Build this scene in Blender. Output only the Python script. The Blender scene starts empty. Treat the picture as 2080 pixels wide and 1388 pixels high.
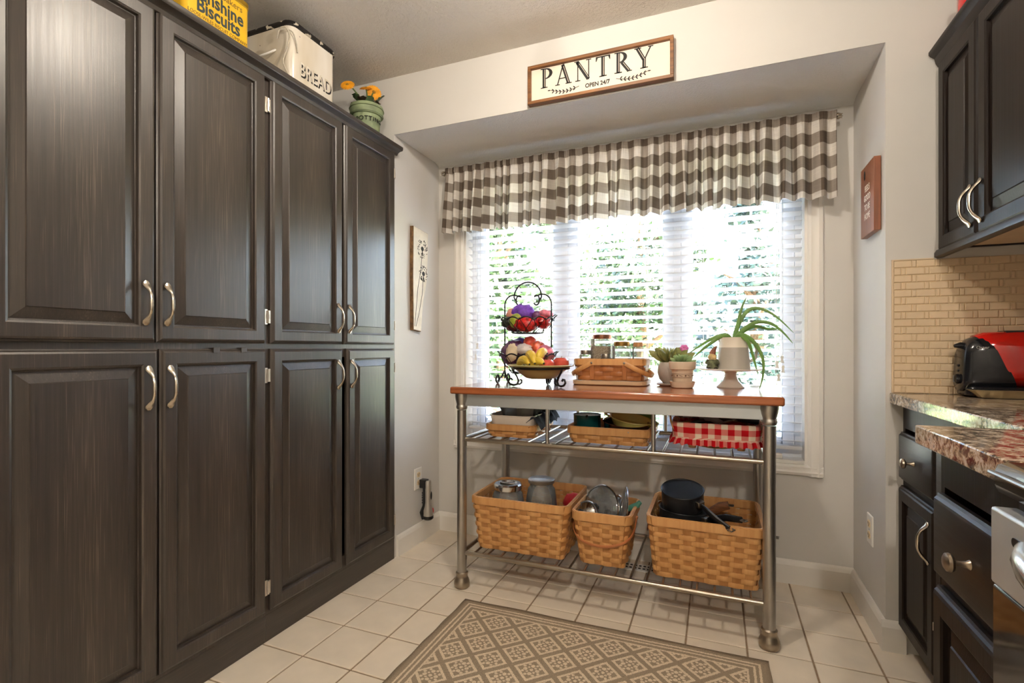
import bpy, bmesh, math, random
from math import sin, cos, pi, radians, sqrt, atan2
from mathutils import Vector, Matrix, noise as mnoise
random.seed(7)
S = bpy.context.scene
COL = S.collection

# ---------------------------------------------------------------- camera
cd = bpy.data.cameras.new('camera'); cam = bpy.data.objects.new('camera', cd); COL.objects.link(cam)
cam.location = (0, 0, 1.08); cam.rotation_euler = (pi / 2, 0, radians(22.0))
cd.sensor_width = 36.0; cd.lens = 1027.0 / 2080 * 36; cd.shift_y = 13.0 / 2080; cd.clip_start = 0.02
S.camera = cam
# ---------------------------------------------------------------- world, sun, exposure
W = bpy.data.worlds.new('sky'); S.world = W; W.use_nodes = True
_n = W.node_tree.nodes; _l = W.node_tree.links
for q in list(_n): _n.remove(q)
_out = _n.new('ShaderNodeOutputWorld'); _bg = _n.new('ShaderNodeBackground'); _sky = _n.new('ShaderNodeTexSky')
_sky.sky_type = 'NISHITA'; _sky.sun_disc = False; _sky.sun_elevation = radians(48); _sky.sun_rotation = radians(100)
_sky.air_density = 1.0; _sky.dust_density = 2.5; _sky.ozone_density = 1.0
_l.new(_sky.outputs[0], _bg.inputs[0]); _bg.inputs[1].default_value = 1.25; _l.new(_bg.outputs[0], _out.inputs[0])
sd = bpy.data.lights.new('sun', 'SUN'); sd.energy = 19.0; sd.angle = radians(0.6); sd.color = (1, .95, .86)
sun = bpy.data.objects.new('sun', sd); COL.objects.link(sun)
sun.rotation_euler = (0, radians(40), radians(-12))     # along the house wall and slightly away from it: no direct sun enters
LAMP_E = 74.0      # ceiling globe lamp; the added rear fill globe scales from it
LAMP_C = (1.0, .90, .77)
S.view_settings.view_transform = 'Standard'; S.view_settings.look = 'None'
S.view_settings.gamma = 1.0; S.view_settings.use_curve_mapping = False
S.view_settings.exposure = 2.2
S.cycles.use_denoising = True
S.cycles.max_bounces = 10; S.cycles.diffuse_bounces = 5; S.cycles.glossy_bounces = 4
S.cycles.transmission_bounces = 8; S.cycles.transparent_max_bounces = 24
S.cycles.caustics_reflective = False; S.cycles.caustics_refractive = False
S.cycles.sample_clamp_indirect = 6.0

# ---------------------------------------------------------------- object helpers
def link(o, parent=None):
    COL.objects.link(o)
    if parent is not None: o.parent = parent
    return o
def tag(o, label=None, cat=None, group=None, kind=None):
    if label: o['label'] = label
    if cat: o['category'] = cat
    if group: o['group'] = group
    if kind: o['kind'] = kind
    return o
def thing(name, label, cat, loc=(0, 0, 0), rotz=0, group=None):
    o = bpy.data.objects.new(name, None); link(o); o.location = loc; o.rotation_euler = (0, 0, rotz)
    o.empty_display_size = .05
    return tag(o, label, cat, group)

class MB:
    def __init__(s): s.v = []; s.f = []; s.mi = []; s.cur = 0
    def add(s, vs, fs):
        b = len(s.v); s.v += [tuple(p) for p in vs]
        for q in fs: s.f.append([b + i for i in q]); s.mi.append(s.cur)
        return s
    def box(s, x0, x1, y0, y1, z0, z1):
        x0, x1 = min(x0, x1), max(x0, x1); y0, y1 = min(y0, y1), max(y0, y1); z0, z1 = min(z0, z1), max(z0, z1)
        return s.add([(x0,y0,z0),(x1,y0,z0),(x1,y1,z0),(x0,y1,z0),(x0,y0,z1),(x1,y0,z1),(x1,y1,z1),(x0,y1,z1)],
                     [(0,3,2,1),(4,5,6,7),(0,1,5,4),(1,2,6,5),(2,3,7,6),(3,0,4,7)])
    def prism(s, poly, a0, a1, axis='y'):
        """poly = list of 2-D points; extruded along axis from a0 to a1 (x: poly=(y,z); y: poly=(x,z); z: poly=(x,y))"""
        n = len(poly)
        def P(p, a): return {'x': (a, p[0], p[1]), 'y': (p[0], a, p[1]), 'z': (p[0], p[1], a)}[axis]
        vs = [P(p, a0) for p in poly] + [P(p, a1) for p in poly]
        fs = [tuple(range(n)), tuple(range(2 * n - 1, n - 1, -1))]
        fs += [(i, n + i, n + (i + 1) % n, (i + 1) % n) for i in range(n)]
        return s.add(vs, fs)
    def lathe(s, prof, seg=24, c=(0, 0, 0), sx=1, sy=1):
        vs = []; fs = []; n = len(prof)
        for k in range(seg):
            a = 2 * pi * k / seg
            for r, z in prof: vs.append((c[0] + r * sx * cos(a), c[1] + r * sy * sin(a), c[2] + z))
        for k in range(seg):
            k2 = (k + 1) % seg
            for i in range(n - 1): fs.append((k*n+i, k2*n+i, k2*n+i+1, k*n+i+1))
        if prof[0][0] > 1e-5: fs.append(tuple(k * n for k in range(seg))[::-1])
        if prof[-1][0] > 1e-5: fs.append(tuple(k * n + n - 1 for k in range(seg)))
        return s.add(vs, fs)
    def tube(s, pts, r, seg=8, closed=False, flat=1.0, cap=True, up=None):
        """r: number or list; flat: second radius factor (along the frame's v axis) or list"""
        pts = [Vector(p) for p in pts]; n = len(pts)
        R = r if isinstance(r, (list, tuple)) else [r] * n
        FL = flat if isinstance(flat, (list, tuple)) else [flat] * n
        tg = []
        for i in range(n):
            if closed: t = pts[(i + 1) % n] - pts[i - 1]
            else: t = pts[min(i + 1, n - 1)] - pts[max(i - 1, 0)]
            tg.append(t.normalized() if t.length > 1e-9 else Vector((0, 0, 1)))
        ref = Vector(up) if up else (Vector((0, 0, 1)) if abs(tg[0].z) < .9 else Vector((1, 0, 0)))
        u = (ref - tg[0] * ref.dot(tg[0])).normalized(); vs = []; fs = []
        for i in range(n):
            if up:
                u2 = Vector(up) - tg[i] * Vector(up).dot(tg[i])
            else: u2 = u - tg[i] * u.dot(tg[i])
            if u2.length > 1e-6: u = u2.normalized()
            w = tg[i].cross(u)
            for k in range(seg):
                a = 2 * pi * k / seg
                vs.append(pts[i] + u * (R[i] * cos(a)) + w * (R[i] * FL[i] * sin(a)))
        m = n if closed else n - 1
        for i in range(m):
            j = (i + 1) % n
            for k in range(seg):
                k2 = (k + 1) % seg; fs.append((i*seg+k, i*seg+k2, j*seg+k2, j*seg+k))
        if cap and not closed:
            fs.append(tuple(range(seg))[::-1]); fs.append(tuple((n - 1) * seg + k for k in range(seg)))
        return s.add(vs, fs)
    def rings(s, w, h, prof, cap=True):
        """nested rectangles in the x-z plane, front towards -y; prof = [(inset, depth_out)]"""
        vs = []; fs = []
        for i, (a, d) in enumerate(prof):
            vs += [(a, -d, a), (w - a, -d, a), (w - a, -d, h - a), (a, -d, h - a)]
        for i in range(len(prof) - 1):
            for k in range(4):
                k2 = (k + 1) % 4; fs.append((4*i+k, 4*i+k2, 4*i+4+k2, 4*i+4+k))
        if cap:
            b = 4 * (len(prof) - 1); fs.append((b, b + 1, b + 2, b + 3))
        return s.add(vs, fs)
    def blob(s, c, rx, ry, rz, seg=16, rin=10, amp=0, fr=1.0, seed=0, flatz=None):
        vs = []; fs = []
        for j in range(rin + 1):
            t = pi * j / rin
            for k in range(seg):
                a = 2 * pi * k / seg
                d = Vector((sin(t) * cos(a), sin(t) * sin(a), -cos(t)))
                q = 1 + amp * mnoise.noise(d * fr + Vector((seed * 3.1, seed * 1.7, 0)))
                p = [c[0] + d.x * rx * q, c[1] + d.y * ry * q, c[2] + d.z * rz * q]
                if flatz is not None: p[2] = max(p[2], flatz)
                vs.append(p)
        for j in range(rin):
            for k in range(seg):
                k2 = (k + 1) % seg; fs.append((j*seg+k, j*seg+k2, (j+1)*seg+k2, (j+1)*seg+k))
        return s.add(vs, fs)
    def xf(s, M, start=0):
        s.v[start:] = [tuple(M @ Vector(p)) for p in s.v[start:]]; return s
    def mesh(s, name='m', smooth=True, auto=35):
        me = bpy.data.meshes.new(name); me.from_pydata([tuple(p) for p in s.v], [], s.f); me.validate()
        bm = bmesh.new(); bm.from_mesh(me); bmesh.ops.remove_doubles(bm, verts=bm.verts, dist=1e-6)
        bmesh.ops.recalc_face_normals(bm, faces=bm.faces)
        if smooth:
            for f in bm.faces: f.smooth = True
            for e in bm.edges:
                if len(e.link_faces) == 2 and e.calc_face_angle(0) > radians(auto): e.smooth = False
        bm.to_mesh(me); bm.free(); return me
    def build(s, name, mat, parent=None, loc=(0, 0, 0), rot=(0, 0, 0), bevel=0, smooth=True, auto=35, mats=None):
        me = s.mesh(name, smooth, auto)
        o = bpy.data.objects.new(name, me); link(o, parent); o.location = loc; o.rotation_euler = rot
        me.materials.append(mat)
        for m in (mats or []): me.materials.append(m)
        if bevel:
            b = o.modifiers.new('bevel', 'BEVEL'); b.width = bevel; b.segments = 2; b.limit_method = 'ANGLE'; b.angle_limit = radians(40)
        return o
def inst(o, parent, loc=(0,0,0), rot=(0,0,0)):
    c = o.copy(); link(c, parent); c.location = loc; c.rotation_euler = rot; return c
def struct(o): o['kind'] = 'structure'; return o

# ---------------------------------------------------------------- materials
def C(r, g, b):
    f = lambda c: ((c / 255 + .055) / 1.055) ** 2.4 if c > 10 else c / 255 / 12.92
    return (f(r), f(g), f(b), 1.0)
class V:
    """socket wrapper with arithmetic"""
    def __init__(s, nt, sock): s.nt = nt; s.s = sock
    def _op(s, op, o=None, o2=None):
        n = s.nt.nodes.new('ShaderNodeMath'); n.operation = op
        for i, x in enumerate((s, o, o2)):
            if x is None: continue
            if isinstance(x, V): s.nt.links.new(x.s, n.inputs[i])
            else: n.inputs[i].default_value = x
        return V(s.nt, n.outputs[0])
    def __add__(s, o): return s._op('ADD', o)
    __radd__ = __add__
    def __mul__(s, o): return s._op('MULTIPLY', o)
    __rmul__ = __mul__
    def __sub__(s, o): return s._op('SUBTRACT', o)
    def __truediv__(s, o): return s._op('DIVIDE', o)
    def abs(s): return s._op('ABSOLUTE')
    def frac(s): return s._op('FRACT')
    def lt(s, o): return s._op('LESS_THAN', o)
    def gt(s, o): return s._op('GREATER_THAN', o)
    def min(s, o): return s._op('MINIMUM', o)
    def max(s, o): return s._op('MAXIMUM', o)
    def sqrt(s): return s._op('SQRT')
    def sin(s): return s._op('SINE')
    def floor(s): return s._op('FLOOR')
class Mat:
    def __init__(s, name, col=(.5, .5, .5, 1), rough=.5, metal=0, spec=.5, coat=0, coat_r=.1):
        s.m = bpy.data.materials.new(name); s.m.use_nodes = True; s.nt = s.m.node_tree
        s.p = s.nt.nodes['Principled BSDF']; s.set('Base Color', col); s.set('Roughness', rough); s.set('Metallic', metal)
        s.set('Specular IOR Level', spec); s.set('Coat Weight', coat); s.set('Coat Roughness', coat_r)
    def set(s, k, v):
        if isinstance(v, V): s.nt.links.new(v.s, s.p.inputs[k])
        elif hasattr(v, 'is_linked') or isinstance(v, bpy.types.NodeSocket): s.nt.links.new(v, s.p.inputs[k])
        else: s.p.inputs[k].default_value = v
        return s
    def node(s, t): return s.nt.nodes.new(t)
    def lk(s, a, b): s.nt.links.new(a, b)
    def coord(s, kind='Object', scale=(1, 1, 1), rot=(0, 0, 0)):
        t = s.node('ShaderNodeTexCoord'); mp = s.node('ShaderNodeMapping'); s.lk(t.outputs[kind], mp.inputs[0])
        mp.inputs['Scale'].default_value = scale; mp.inputs['Rotation'].default_value = rot; return mp.outputs[0]
    def xyz(s, kind='Object', scale=(1, 1, 1), rot=(0, 0, 0)):
        q = s.node('ShaderNodeSeparateXYZ'); s.lk(s.coord(kind, scale, rot), q.inputs[0])
        return [V(s.nt, q.outputs[i]) for i in range(3)]
    def noise(s, vec, scale=5, detail=4, rough=.5, dist=0):
        n = s.node('ShaderNodeTexNoise'); s.lk(vec, n.inputs['Vector']); n.inputs['Scale'].default_value = scale
        n.inputs['Detail'].default_value = detail; n.inputs['Roughness'].default_value = rough; n.inputs['Distortion'].default_value = dist
        return V(s.nt, n.outputs['Fac'])
    def ramp(s, fac, stops, interp='LINEAR'):
        r = s.node('ShaderNodeValToRGB'); s.lk(fac.s, r.inputs[0]); r.color_ramp.interpolation = interp
        e = r.color_ramp.elements
        while len(e) < len(stops): e.new(.5)
        for i, (p, c) in enumerate(stops): e[i].position = p; e[i].color = c
        return r.outputs[0]
    def mix(s, fac, a, b):
        n = s.node('ShaderNodeMix'); n.data_type = 'RGBA'
        if isinstance(fac, V): s.lk(fac.s, n.inputs[0])
        else: n.inputs[0].default_value = fac
        for i, x in ((6, a), (7, b)):
            if isinstance(x, (tuple, list)): n.inputs[i].default_value = x
            else: s.lk(x, n.inputs[i])
        return n.outputs[2]
    def bump(s, h, strength=.2, dist=.002):
        n = s.node('ShaderNodeBump'); s.lk(h.s, n.inputs['Height']); n.inputs['Strength'].default_value = strength
        n.inputs['Distance'].default_value = dist; s.lk(n.outputs[0], s.p.inputs['Normal']); return s
def plain(name, col, rough=.5, metal=0, var=.06, scale=14, **k):
    """plain colour with a faint procedural mottling"""
    m = Mat(name, col, rough, metal, **k)
    n = m.noise(m.coord('Object'), scale, 3)
    d = tuple(c * (1 - var * 2) for c in col[:3]) + (1,); u = tuple(min(1, c * (1 + var * 2)) for c in col[:3]) + (1,)
    m.set('Base Color', m.ramp(n, [(.3, d), (.7, u)])); return m.m
def woodmat(name, dark, light, rough=.35, axis='z', coat=.3, fine=90, spec=.5, bump=.15, contrast=(.38, .62), coat_r=.12, fleck=None):
    m = Mat(name, light, rough, 0, spec, coat, coat_r)
    st = {'x': (1.2, fine, fine), 'y': (fine, 1.2, fine), 'z': (fine, fine, 1.2)}[axis]
    sw = {'x': (1.0, 9, 9), 'y': (9, 1.0, 9), 'z': (9, 9, 1.0)}[axis]
    a = m.noise(m.coord('Object', st), 1.6, 5, .65, .3)
    b = m.noise(m.coord('Object', sw), 1.0, 3, .5, 1.2)
    k = a * .6 + b * .4
    bc = m.ramp(k, [(contrast[0], dark), (contrast[1], light)])
    if fleck:
        sf = {'x': (7, 520, 520), 'y': (520, 7, 520), 'z': (520, 520, 7)}[axis]
        fk = m.noise(m.coord('Object', sf), 1.0, 1, .5) * (b * .7 + .62)
        fn = m.node('ShaderNodeMapRange'); m.lk(fk.s, fn.inputs[0]); fn.inputs[1].default_value = .60; fn.inputs[2].default_value = .78
        bc = m.mix(V(m.nt, fn.outputs[0]), bc, fleck)
    m.set('Base Color', bc)
    m.set('Roughness', a * .18 + (rough - .09)); m.bump(a, bump, .0012); return m.m
def emis(name, col, st):
    m = bpy.data.materials.new(name); m.use_nodes = True; nt = m.node_tree
    for q in list(nt.nodes): nt.nodes.remove(q)
    o = nt.nodes.new('ShaderNodeOutputMaterial'); e = nt.nodes.new('ShaderNodeEmission'); e.inputs[0].default_value = tuple(col) + (1,)
    e.inputs[1].default_value = st; nt.links.new(e.outputs[0], o.inputs[0]); return m
def thinglass(name, tint=(1, 1, 1, 1), refl=1.0, milk=0):
    m = bpy.data.materials.new(name); m.use_nodes = True; nt = m.node_tree
    for q in list(nt.nodes): nt.nodes.remove(q)
    o = nt.nodes.new('ShaderNodeOutputMaterial'); t = nt.nodes.new('ShaderNodeBsdfTransparent'); g = nt.nodes.new('ShaderNodeBsdfGlossy')
    t.inputs[0].default_value = tint; g.inputs['Roughness'].default_value = .03
    f = nt.nodes.new('ShaderNodeFresnel'); f.inputs[0].default_value = 1.45
    mu = nt.nodes.new('ShaderNodeMath'); mu.operation = 'MULTIPLY'; mu.inputs[1].default_value = refl; nt.links.new(f.outputs[0], mu.inputs[0])
    x = nt.nodes.new('ShaderNodeMixShader'); nt.links.new(mu.outputs[0], x.inputs[0]); nt.links.new(t.outputs[0], x.inputs[1]); nt.links.new(g.outputs[0], x.inputs[2])
    if milk:
        d = nt.nodes.new('ShaderNodeBsdfDiffuse'); d.inputs[0].default_value = (.9, .92, .92, 1); y = nt.nodes.new('ShaderNodeMixShader'); y.inputs[0].default_value = milk
        nt.links.new(x.outputs[0], y.inputs[1]); nt.links.new(d.outputs[0], y.inputs[2]); x = y
    nt.links.new(x.outputs[0], o.inputs[0]); return m
def stipple(name, col, sc=80, st=1.0):
    m = Mat(name, col, .9, 0, .2); c = m.coord('Object')
    n = m.noise(c, sc, 4, .65, .4); n2 = m.noise(c, 2.0, 2)
    m.set('Base Color', m.ramp(n2, [(.3, tuple(x * .95 for x in col[:3]) + (1,)), (.7, col)]))
    m.bump(n, st, .011); return m.m
def translucent(m, w=.35):
    """mix a translucent lobe of the same colour into a principled material"""
    nt = m.nt; out = nt.nodes['Material Output']; t = nt.nodes.new('ShaderNodeBsdfTranslucent'); x = nt.nodes.new('ShaderNodeMixShader')
    bc = m.p.inputs['Base Color']
    if bc.is_linked: nt.links.new(bc.links[0].from_socket, t.inputs[0])
    else: t.inputs[0].default_value = bc.default_value
    x.inputs[0].default_value = w; nt.links.new(m.p.outputs[0], x.inputs[1]); nt.links.new(t.outputs[0], x.inputs[2]); nt.links.new(x.outputs[0], out.inputs[0]); return m.m

ESP = dict(dark=C(47, 41, 37), light=C(63, 55, 49))
M_esp = woodmat('espresso_oak', ESP['dark'], ESP['light'], .37, 'z', .25, 120, .55, .22, coat_r=.32, fleck=C(92, 80, 70))
M_esph = woodmat('espresso_oak_horizontal', ESP['dark'], ESP['light'], .37, 'x', .25, 120, .55, .22, coat_r=.32, fleck=C(92, 80, 70))
M_espy = woodmat('espresso_oak_moulding', ESP['dark'], ESP['light'], .36, 'y', .25, 120, .55, .15, coat_r=.3)
M_dark = woodmat('black_stained_oak', C(20, 14, 11), C(38, 28, 22), .42, 'z', 0, 110, .2, .25)
M_darkh = woodmat('black_stained_oak_horizontal', C(14, 11, 10), C(40, 31, 26), .38, 'x', .05, 60, .3, .3, coat_r=.25)
M_nickel = plain('satin_nickel', C(200, 190, 175), .26, 1.0, .04, 30)
M_steel = plain('brushed_steel', C(150, 148, 146), .30, 1.0, .05, 20)
M_bronze = plain('brushed_champagne_metal', C(165, 150, 132), .32, 1.0, .05, 30)
M_wall = plain('wall_paint', C(208, 205, 200), .75, 0, .012, 3, spec=.25)
M_ceil = stipple('stipple_ceiling', C(236, 230, 221))
M_alc = stipple('stipple_soffit', C(240, 239, 236), 110, .6)
M_trim = plain('white_trim_paint', C(232, 228, 221), .4, 0, .015, 4)
M_tile = plain('cream_floor_tile', C(236, 223, 204), .22, 0, .03, 7)
M_grout = plain('tan_grout', C(150, 128, 104), .9, 0, .08, 60)
M_white = plain('white_plastic', C(232, 229, 222), .35, 0, .02, 8)
M_black = plain('black_plastic', C(22, 22, 24), .35, 0, .1, 20)
M_ink = plain('black_ink', C(28, 25, 24), .7, 0, .1, 50)
M_iron = plain('black_wrought_iron', C(24, 23, 23), .42, .3, .15, 60)
M_glass = thinglass('window_glass', (.97, .98, .98, 1), .7)
M_jar = thinglass('clear_jar_glass', (.96, .98, .98, 1), 1.0, .12)
M_globe = emis('lamp_globe_glow', LAMP_C, LAMP_E); M_fill_globe = emis('added_fill_globe_glow', LAMP_C, LAMP_E * 2.5)  # stronger glow is for the fill lamp added behind the camera
# ================================================================ ROOM SHELL
XL, XA, XB, XR = -2.12, -1.535, .562, 1.22      # left wall, alcove sides, right wall
YF, YB, YN = 2.18, 2.635, -2.6                  # header wall, window wall, wall behind
ZC, ZH = 2.47, 2.175
WX0, WX1, WZ0, WZ1 = -1.365, .385, .548, 2.03   # window opening
fl = MB().box(XL - .15, XR + .15, YN - .15, YB + .2, -.12, -.004).build('floor', M_grout); struct(fl)
PX, PY = .2068, .2105
tb = MB().rings(PX - .0065, PY - .0065, [(0, 0), (0, .003), (.0025, .0045)]).mesh('tile', False)
tb.transform(Matrix.Rotation(-pi / 2, 4, 'X')); tb.transform(Matrix.Translation((0, 0, -.0045)))

tb.materials.append(M_tile)
far = MB()
for i in range(-4, 13):
    for j in range(-20, 7):
        x0 = -1.345 + PX * i + .003; y0 = 1.37 + PY * j + .003; x1 = x0 + PX - .0065; y1 = y0 + PY - .0065
        if y1 > YB + .2 or x0 > XR or x1 < XL: continue
        if j >= -4 and x0 > -1.75 and x0 < .62:
            o = bpy.data.objects.new('floor_tile', tb); link(o, fl); o.location = (x0, y0, 0)
        else: far.box(x0, x1, y0, y1, -.004, 0)
o = far.build('floor_tile_field', M_tile, fl, smooth=False); o['kind'] = 'stuff'

def wall(name, mb, mat=None): return struct(mb.build(name, mat or M_wall, smooth=False))
wall('ceiling', MB().box(XL - .15, XR + .15, YN - .15, YF + .12, ZC, ZC + .12), M_ceil)
wall('wall_left', MB().box(XL - .12, XL, YN - .12, YF, 0, ZC))
wall('wall_right', MB().box(XR, XR + .12, YN - .12, YF, 0, ZC))
wall('wall_rear', MB().box(XL, XR, YN - .12, YN, 0, ZC))
wall('wall_header', MB().box(XA, XB, YF, YF + .004, ZH, ZC + .05).box(XA, XB, YF + .004, YF + .1, ZH + .02, ZC + .05).box(XL - .12, XA, YF, YF + .1, 0, ZC + .05).box(XB, XR + .12, YF, YF + .1, 0, ZC + .05))
wall('wall_alcove_left', MB().box(XA - .12, XA, YF + .1, YB + .18, 0, ZH + .1))
wall('wall_alcove_right', MB().box(XB, XB + .12, YF + .1, YB + .18, 0, ZH + .1))
wall('wall_window', MB().box(XA, WX0, YB, YB + .16, 0, ZH + .1).box(WX1, XB, YB, YB + .16, 0, ZH + .1)
     .box(WX0, WX1, YB, YB + .16, 0, WZ0).box(WX0, WX1, YB, YB + .16, WZ1, ZH + .1))
# alcove soffit with a coved rear edge
pr = [(YF + .1, ZH + .1), (YF + .1, ZH + .018), (YF + .004, ZH + .018), (YF + .004, ZH), (YB - .06, ZH - .004), (YB - .03, ZH - .008), (YB, ZH - .02), (YB, ZH + .1)]
struct(MB().prism(pr, XA, XB, 'x').build('ceiling_alcove', M_alc, smooth=False))
# baseboards with an eased top
BB = [(0, 0), (.014, 0), (.014, .085), (.009, .1), (.004, .108), (0, .108)]
def bb(name, mb): return struct(mb.build(name, M_trim, smooth=False))
bb('baseboard_window', MB().prism([(YB - a, z) for a, z in BB], XA, XB, 'x'))
bb('baseboard_alcove_left', MB().prism([(XA + a, z) for a, z in BB], YF + .02, YB - .014, 'y'))
bb('baseboard_alcove_right', MB().prism([(XB - a, z) for a, z in BB], YF - .0005, YB - .014, 'y'))
bb('baseboard_front', MB().prism([(YF - a, z) for a, z in BB], XB - .0142, XB + .058, 'x'))
bb('baseboard_rear', MB().prism([(YN + a, z) for a, z in BB], XL, XR, 'x'))

# ---------------------------------------------------------------- window
win = bpy.data.objects.new('window_1', None); link(win); struct(win); win.location = (0, YB, 0)
def wp(name, mb, mat=None, parent=None, bevel=0): return mb.build(name, mat or M_trim, parent or win, (0, 0, 0) if parent is None else (0, 0, 0), bevel=bevel)
CAS = [(0, 0), (0, .012), (.012, .02), (.03, .018), (.042, .022), (.058, .016), (.064, 0)]
def casing(x0, x1, z0, z1):
    for nm, mb in (('casing_side', MB().prism([(x0 - .064 + a, -d) for a, d in [(.064 - p, q) for p, q in CAS]], z0 - .05, z1 + .06, 'z')),
                   ('casing_side', MB().prism([(x1 + p, -q) for p, q in CAS], z0 - .05, z1 + .06, 'z')),
                   ('casing_bottom', MB().prism([(-q, z0 - p * .8) for p, q in CAS], x0 - .06, x1 + .06, 'x')),
                   ('casing_top', MB().prism([(-q, z1 + p) for p, q in CAS], x0 - .06, x1 + .06, 'x'))): wp(nm, mb)
casing(WX0, WX1, WZ0, WZ1)
wp('jamb', MB().box(WX0, WX0 + .012, -.002, .16, WZ0, WZ1).box(WX1 - .012, WX1, -.002, .16, WZ0, WZ1).box(WX0, WX1, -.002, .16, WZ1 - .012, WZ1))
wp('window_sill', MB().box(WX0 + .012, WX1 - .012, -.004, .16, WZ0, WZ0 + .016), bevel=.003)
M_vinyl = plain('white_vinyl', C(235, 236, 238), .3, 0, .01, 5)
fr = wp('window_frame', MB().box(WX0 + .012, WX1 - .012, .085, .15, WZ0 + .016, WZ0 + .05).box(WX0 + .012, WX1 - .012, .085, .15, WZ1 - .045, WZ1 - .012)
        .box(WX0 + .012, WX0 + .04, .085, .15, WZ0 + .05, WZ1 - .045).box(WX1 - .04, WX1 - .012, .085, .15, WZ0 + .05, WZ1 - .045)
        .box(-.80, -.765, .085, .15, WZ0 + .05, WZ1 - .045).box(-.203, -.168, .085, .15, WZ0 + .05, WZ1 - .045), M_vinyl)
for a, b in ((-1.325, -.80), (-.765, -.203), (-.168, .345)):
    sa = wp('sash', MB().box(a, a + .055, .095, .14, WZ0 + .05, WZ1 - .045).box(b - .055, b, .095, .14, WZ0 + .05, WZ1 - .045)
            .box(a + .055, b - .055, .095, .14, WZ0 + .05, WZ0 + .105).box(a + .055, b - .055, .095, .14, WZ1 - .1, WZ1 - .045), M_vinyl, bevel=.004)
    MB().box(a + .055, b - .055, .116, .12, WZ0 + .105, WZ1 - .1).build('pane', M_glass, sa, smooth=False)
MB().box(.225, .285, .004, .034, WZ0 + .016, WZ0 + .04).build('crank_handle', M_white, win, bevel=.005)

# ---------------------------------------------------------------- venetian blind
bl = thing('venetian_blind', 'white horizontal slat blind hanging in the window', 'blind', (0, YB + .045, 0))
M_slat = Mat('white_blind_slat', C(240, 240, 240), .4); translucent(M_slat, .3); M_slat = M_slat.m
BX0, BX1 = WX0 + .018, WX1 - .018
MB().box(BX0, BX1, -.03, .03, WZ1 - .06, WZ1 - .014).build('headrail', M_slat, bl, bevel=.003)
TH = radians(-14)
sp = [(-.025 + .05 * k / 6, .0028 * (1 - ((k - 3) / 3) ** 2)) for k in range(7)]
pts = [(y * cos(TH) - z * sin(TH), y * sin(TH) + z * cos(TH)) for y, z in sp]
poly = pts + [(y + .0022 * sin(TH), z - .0022 * cos(TH)) for y, z in pts[::-1]]
slat = MB().prism(poly, BX0, BX1, 'x').build('slat', M_slat, bl)
NS = 32; SZ0 = .645; PIT = .0425
slat.location.z = SZ0
for k in range(1, NS): inst(slat, bl, (0, 0, SZ0 + PIT * k))
MB().box(BX0, BX1, -.026, .026, .607, .624).build('bottom_rail', M_slat, bl, bevel=.004)
M_cord = plain('white_cord', C(225, 224, 220), .8, 0, .05, 50)
for x in (-1.27, -.93, -.62, -.33, -.06, .26):
    for y in (-.027, .027): MB().tube([(x, y, .615), (x, y, WZ1 - .05)], .0011, 5).build('ladder_cord', M_cord, bl)
def tassel(x, z, top):
    c = MB().tube([(x, -.034, z + .03), (x, -.034, top)], .0009, 5).build('lift_cord', M_cord, bl)
    MB().lathe([(0, .034), (.006, .033), (.0075, .026), (.005, .018), (.0075, .006), (.0095, 0), (0, 0)], 10, (x, -.034, z)).build('cord_tassel', M_white, c)
for x, z in ((.262, .985), (.283, 1.01), (.287, .965), (.269, .925)): tassel(x, z, WZ1 - .06)
for x, z in ((-1.285, 1.075), (-1.295, 1.01)): tassel(x, z, WZ1 - .06)

# ---------------------------------------------------------------- valance on a rod
vr = thing('curtain_rod', 'thin nickel curtain rod with leafy finials above window', 'curtain rod', (0, YB - .075, 2.085))
MB().tube([(-1.44, 0, 0), (.47, 0, 0)], .006, 10).build('rod', M_nickel, vr)
for x, s in ((-1.445, -1), (.475, 1)):
    fm = MB()
    for k in range(5):
        a = k * 2 * pi / 5
        fm.tube([(x, 0, 0), (x + s * .012, .012 * cos(a), .012 * sin(a)), (x + s * .026, .006 * cos(a), .006 * sin(a)), (x + s * .03, .011 * cos(a), .011 * sin(a))], [.003, .005, .004, .001], 6)
    fm.build('finial', M_nickel, vr)
    MB().box(x - s * .02 - .006, x - s * .02 + .006, .004, .075, -.006, .006).build('bracket', M_nickel, vr)
vm = Mat('grey_white_check_cotton', (1, 1, 1, 1), .9, 0, .15)
u, v, _ = vm.xyz('UV')
wob = vm.noise(vm.coord('UV', (420, 14, 1)), 1, 2) * .5 + vm.noise(vm.coord('UV', (14, 420, 1)), 1, 2) * .5
su = (u / .116).frac().lt(.5); sv = ((v + .02) / .105).frac().lt(.5)
cnt = (su + sv) * .5
base = vm.ramp(cnt, [(0, C(240, 234, 226)), (.25, C(172, 161, 150)), (.75, C(108, 95, 84))], 'CONSTANT')
lit = vm.ramp(wob, [(.36, (.74, .74, .74, 1)), (.62, (1.0, 1.0, 1.0, 1))])
mm = vm.node('ShaderNodeMix'); mm.data_type = 'RGBA'; mm.blend_type = 'MULTIPLY'; mm.inputs[0].default_value = .8
vm.lk(base, mm.inputs[6]); vm.lk(lit, mm.inputs[7]); vm.set('Base Color', mm.outputs[2])
M_val = translucent(vm, .28)
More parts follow.
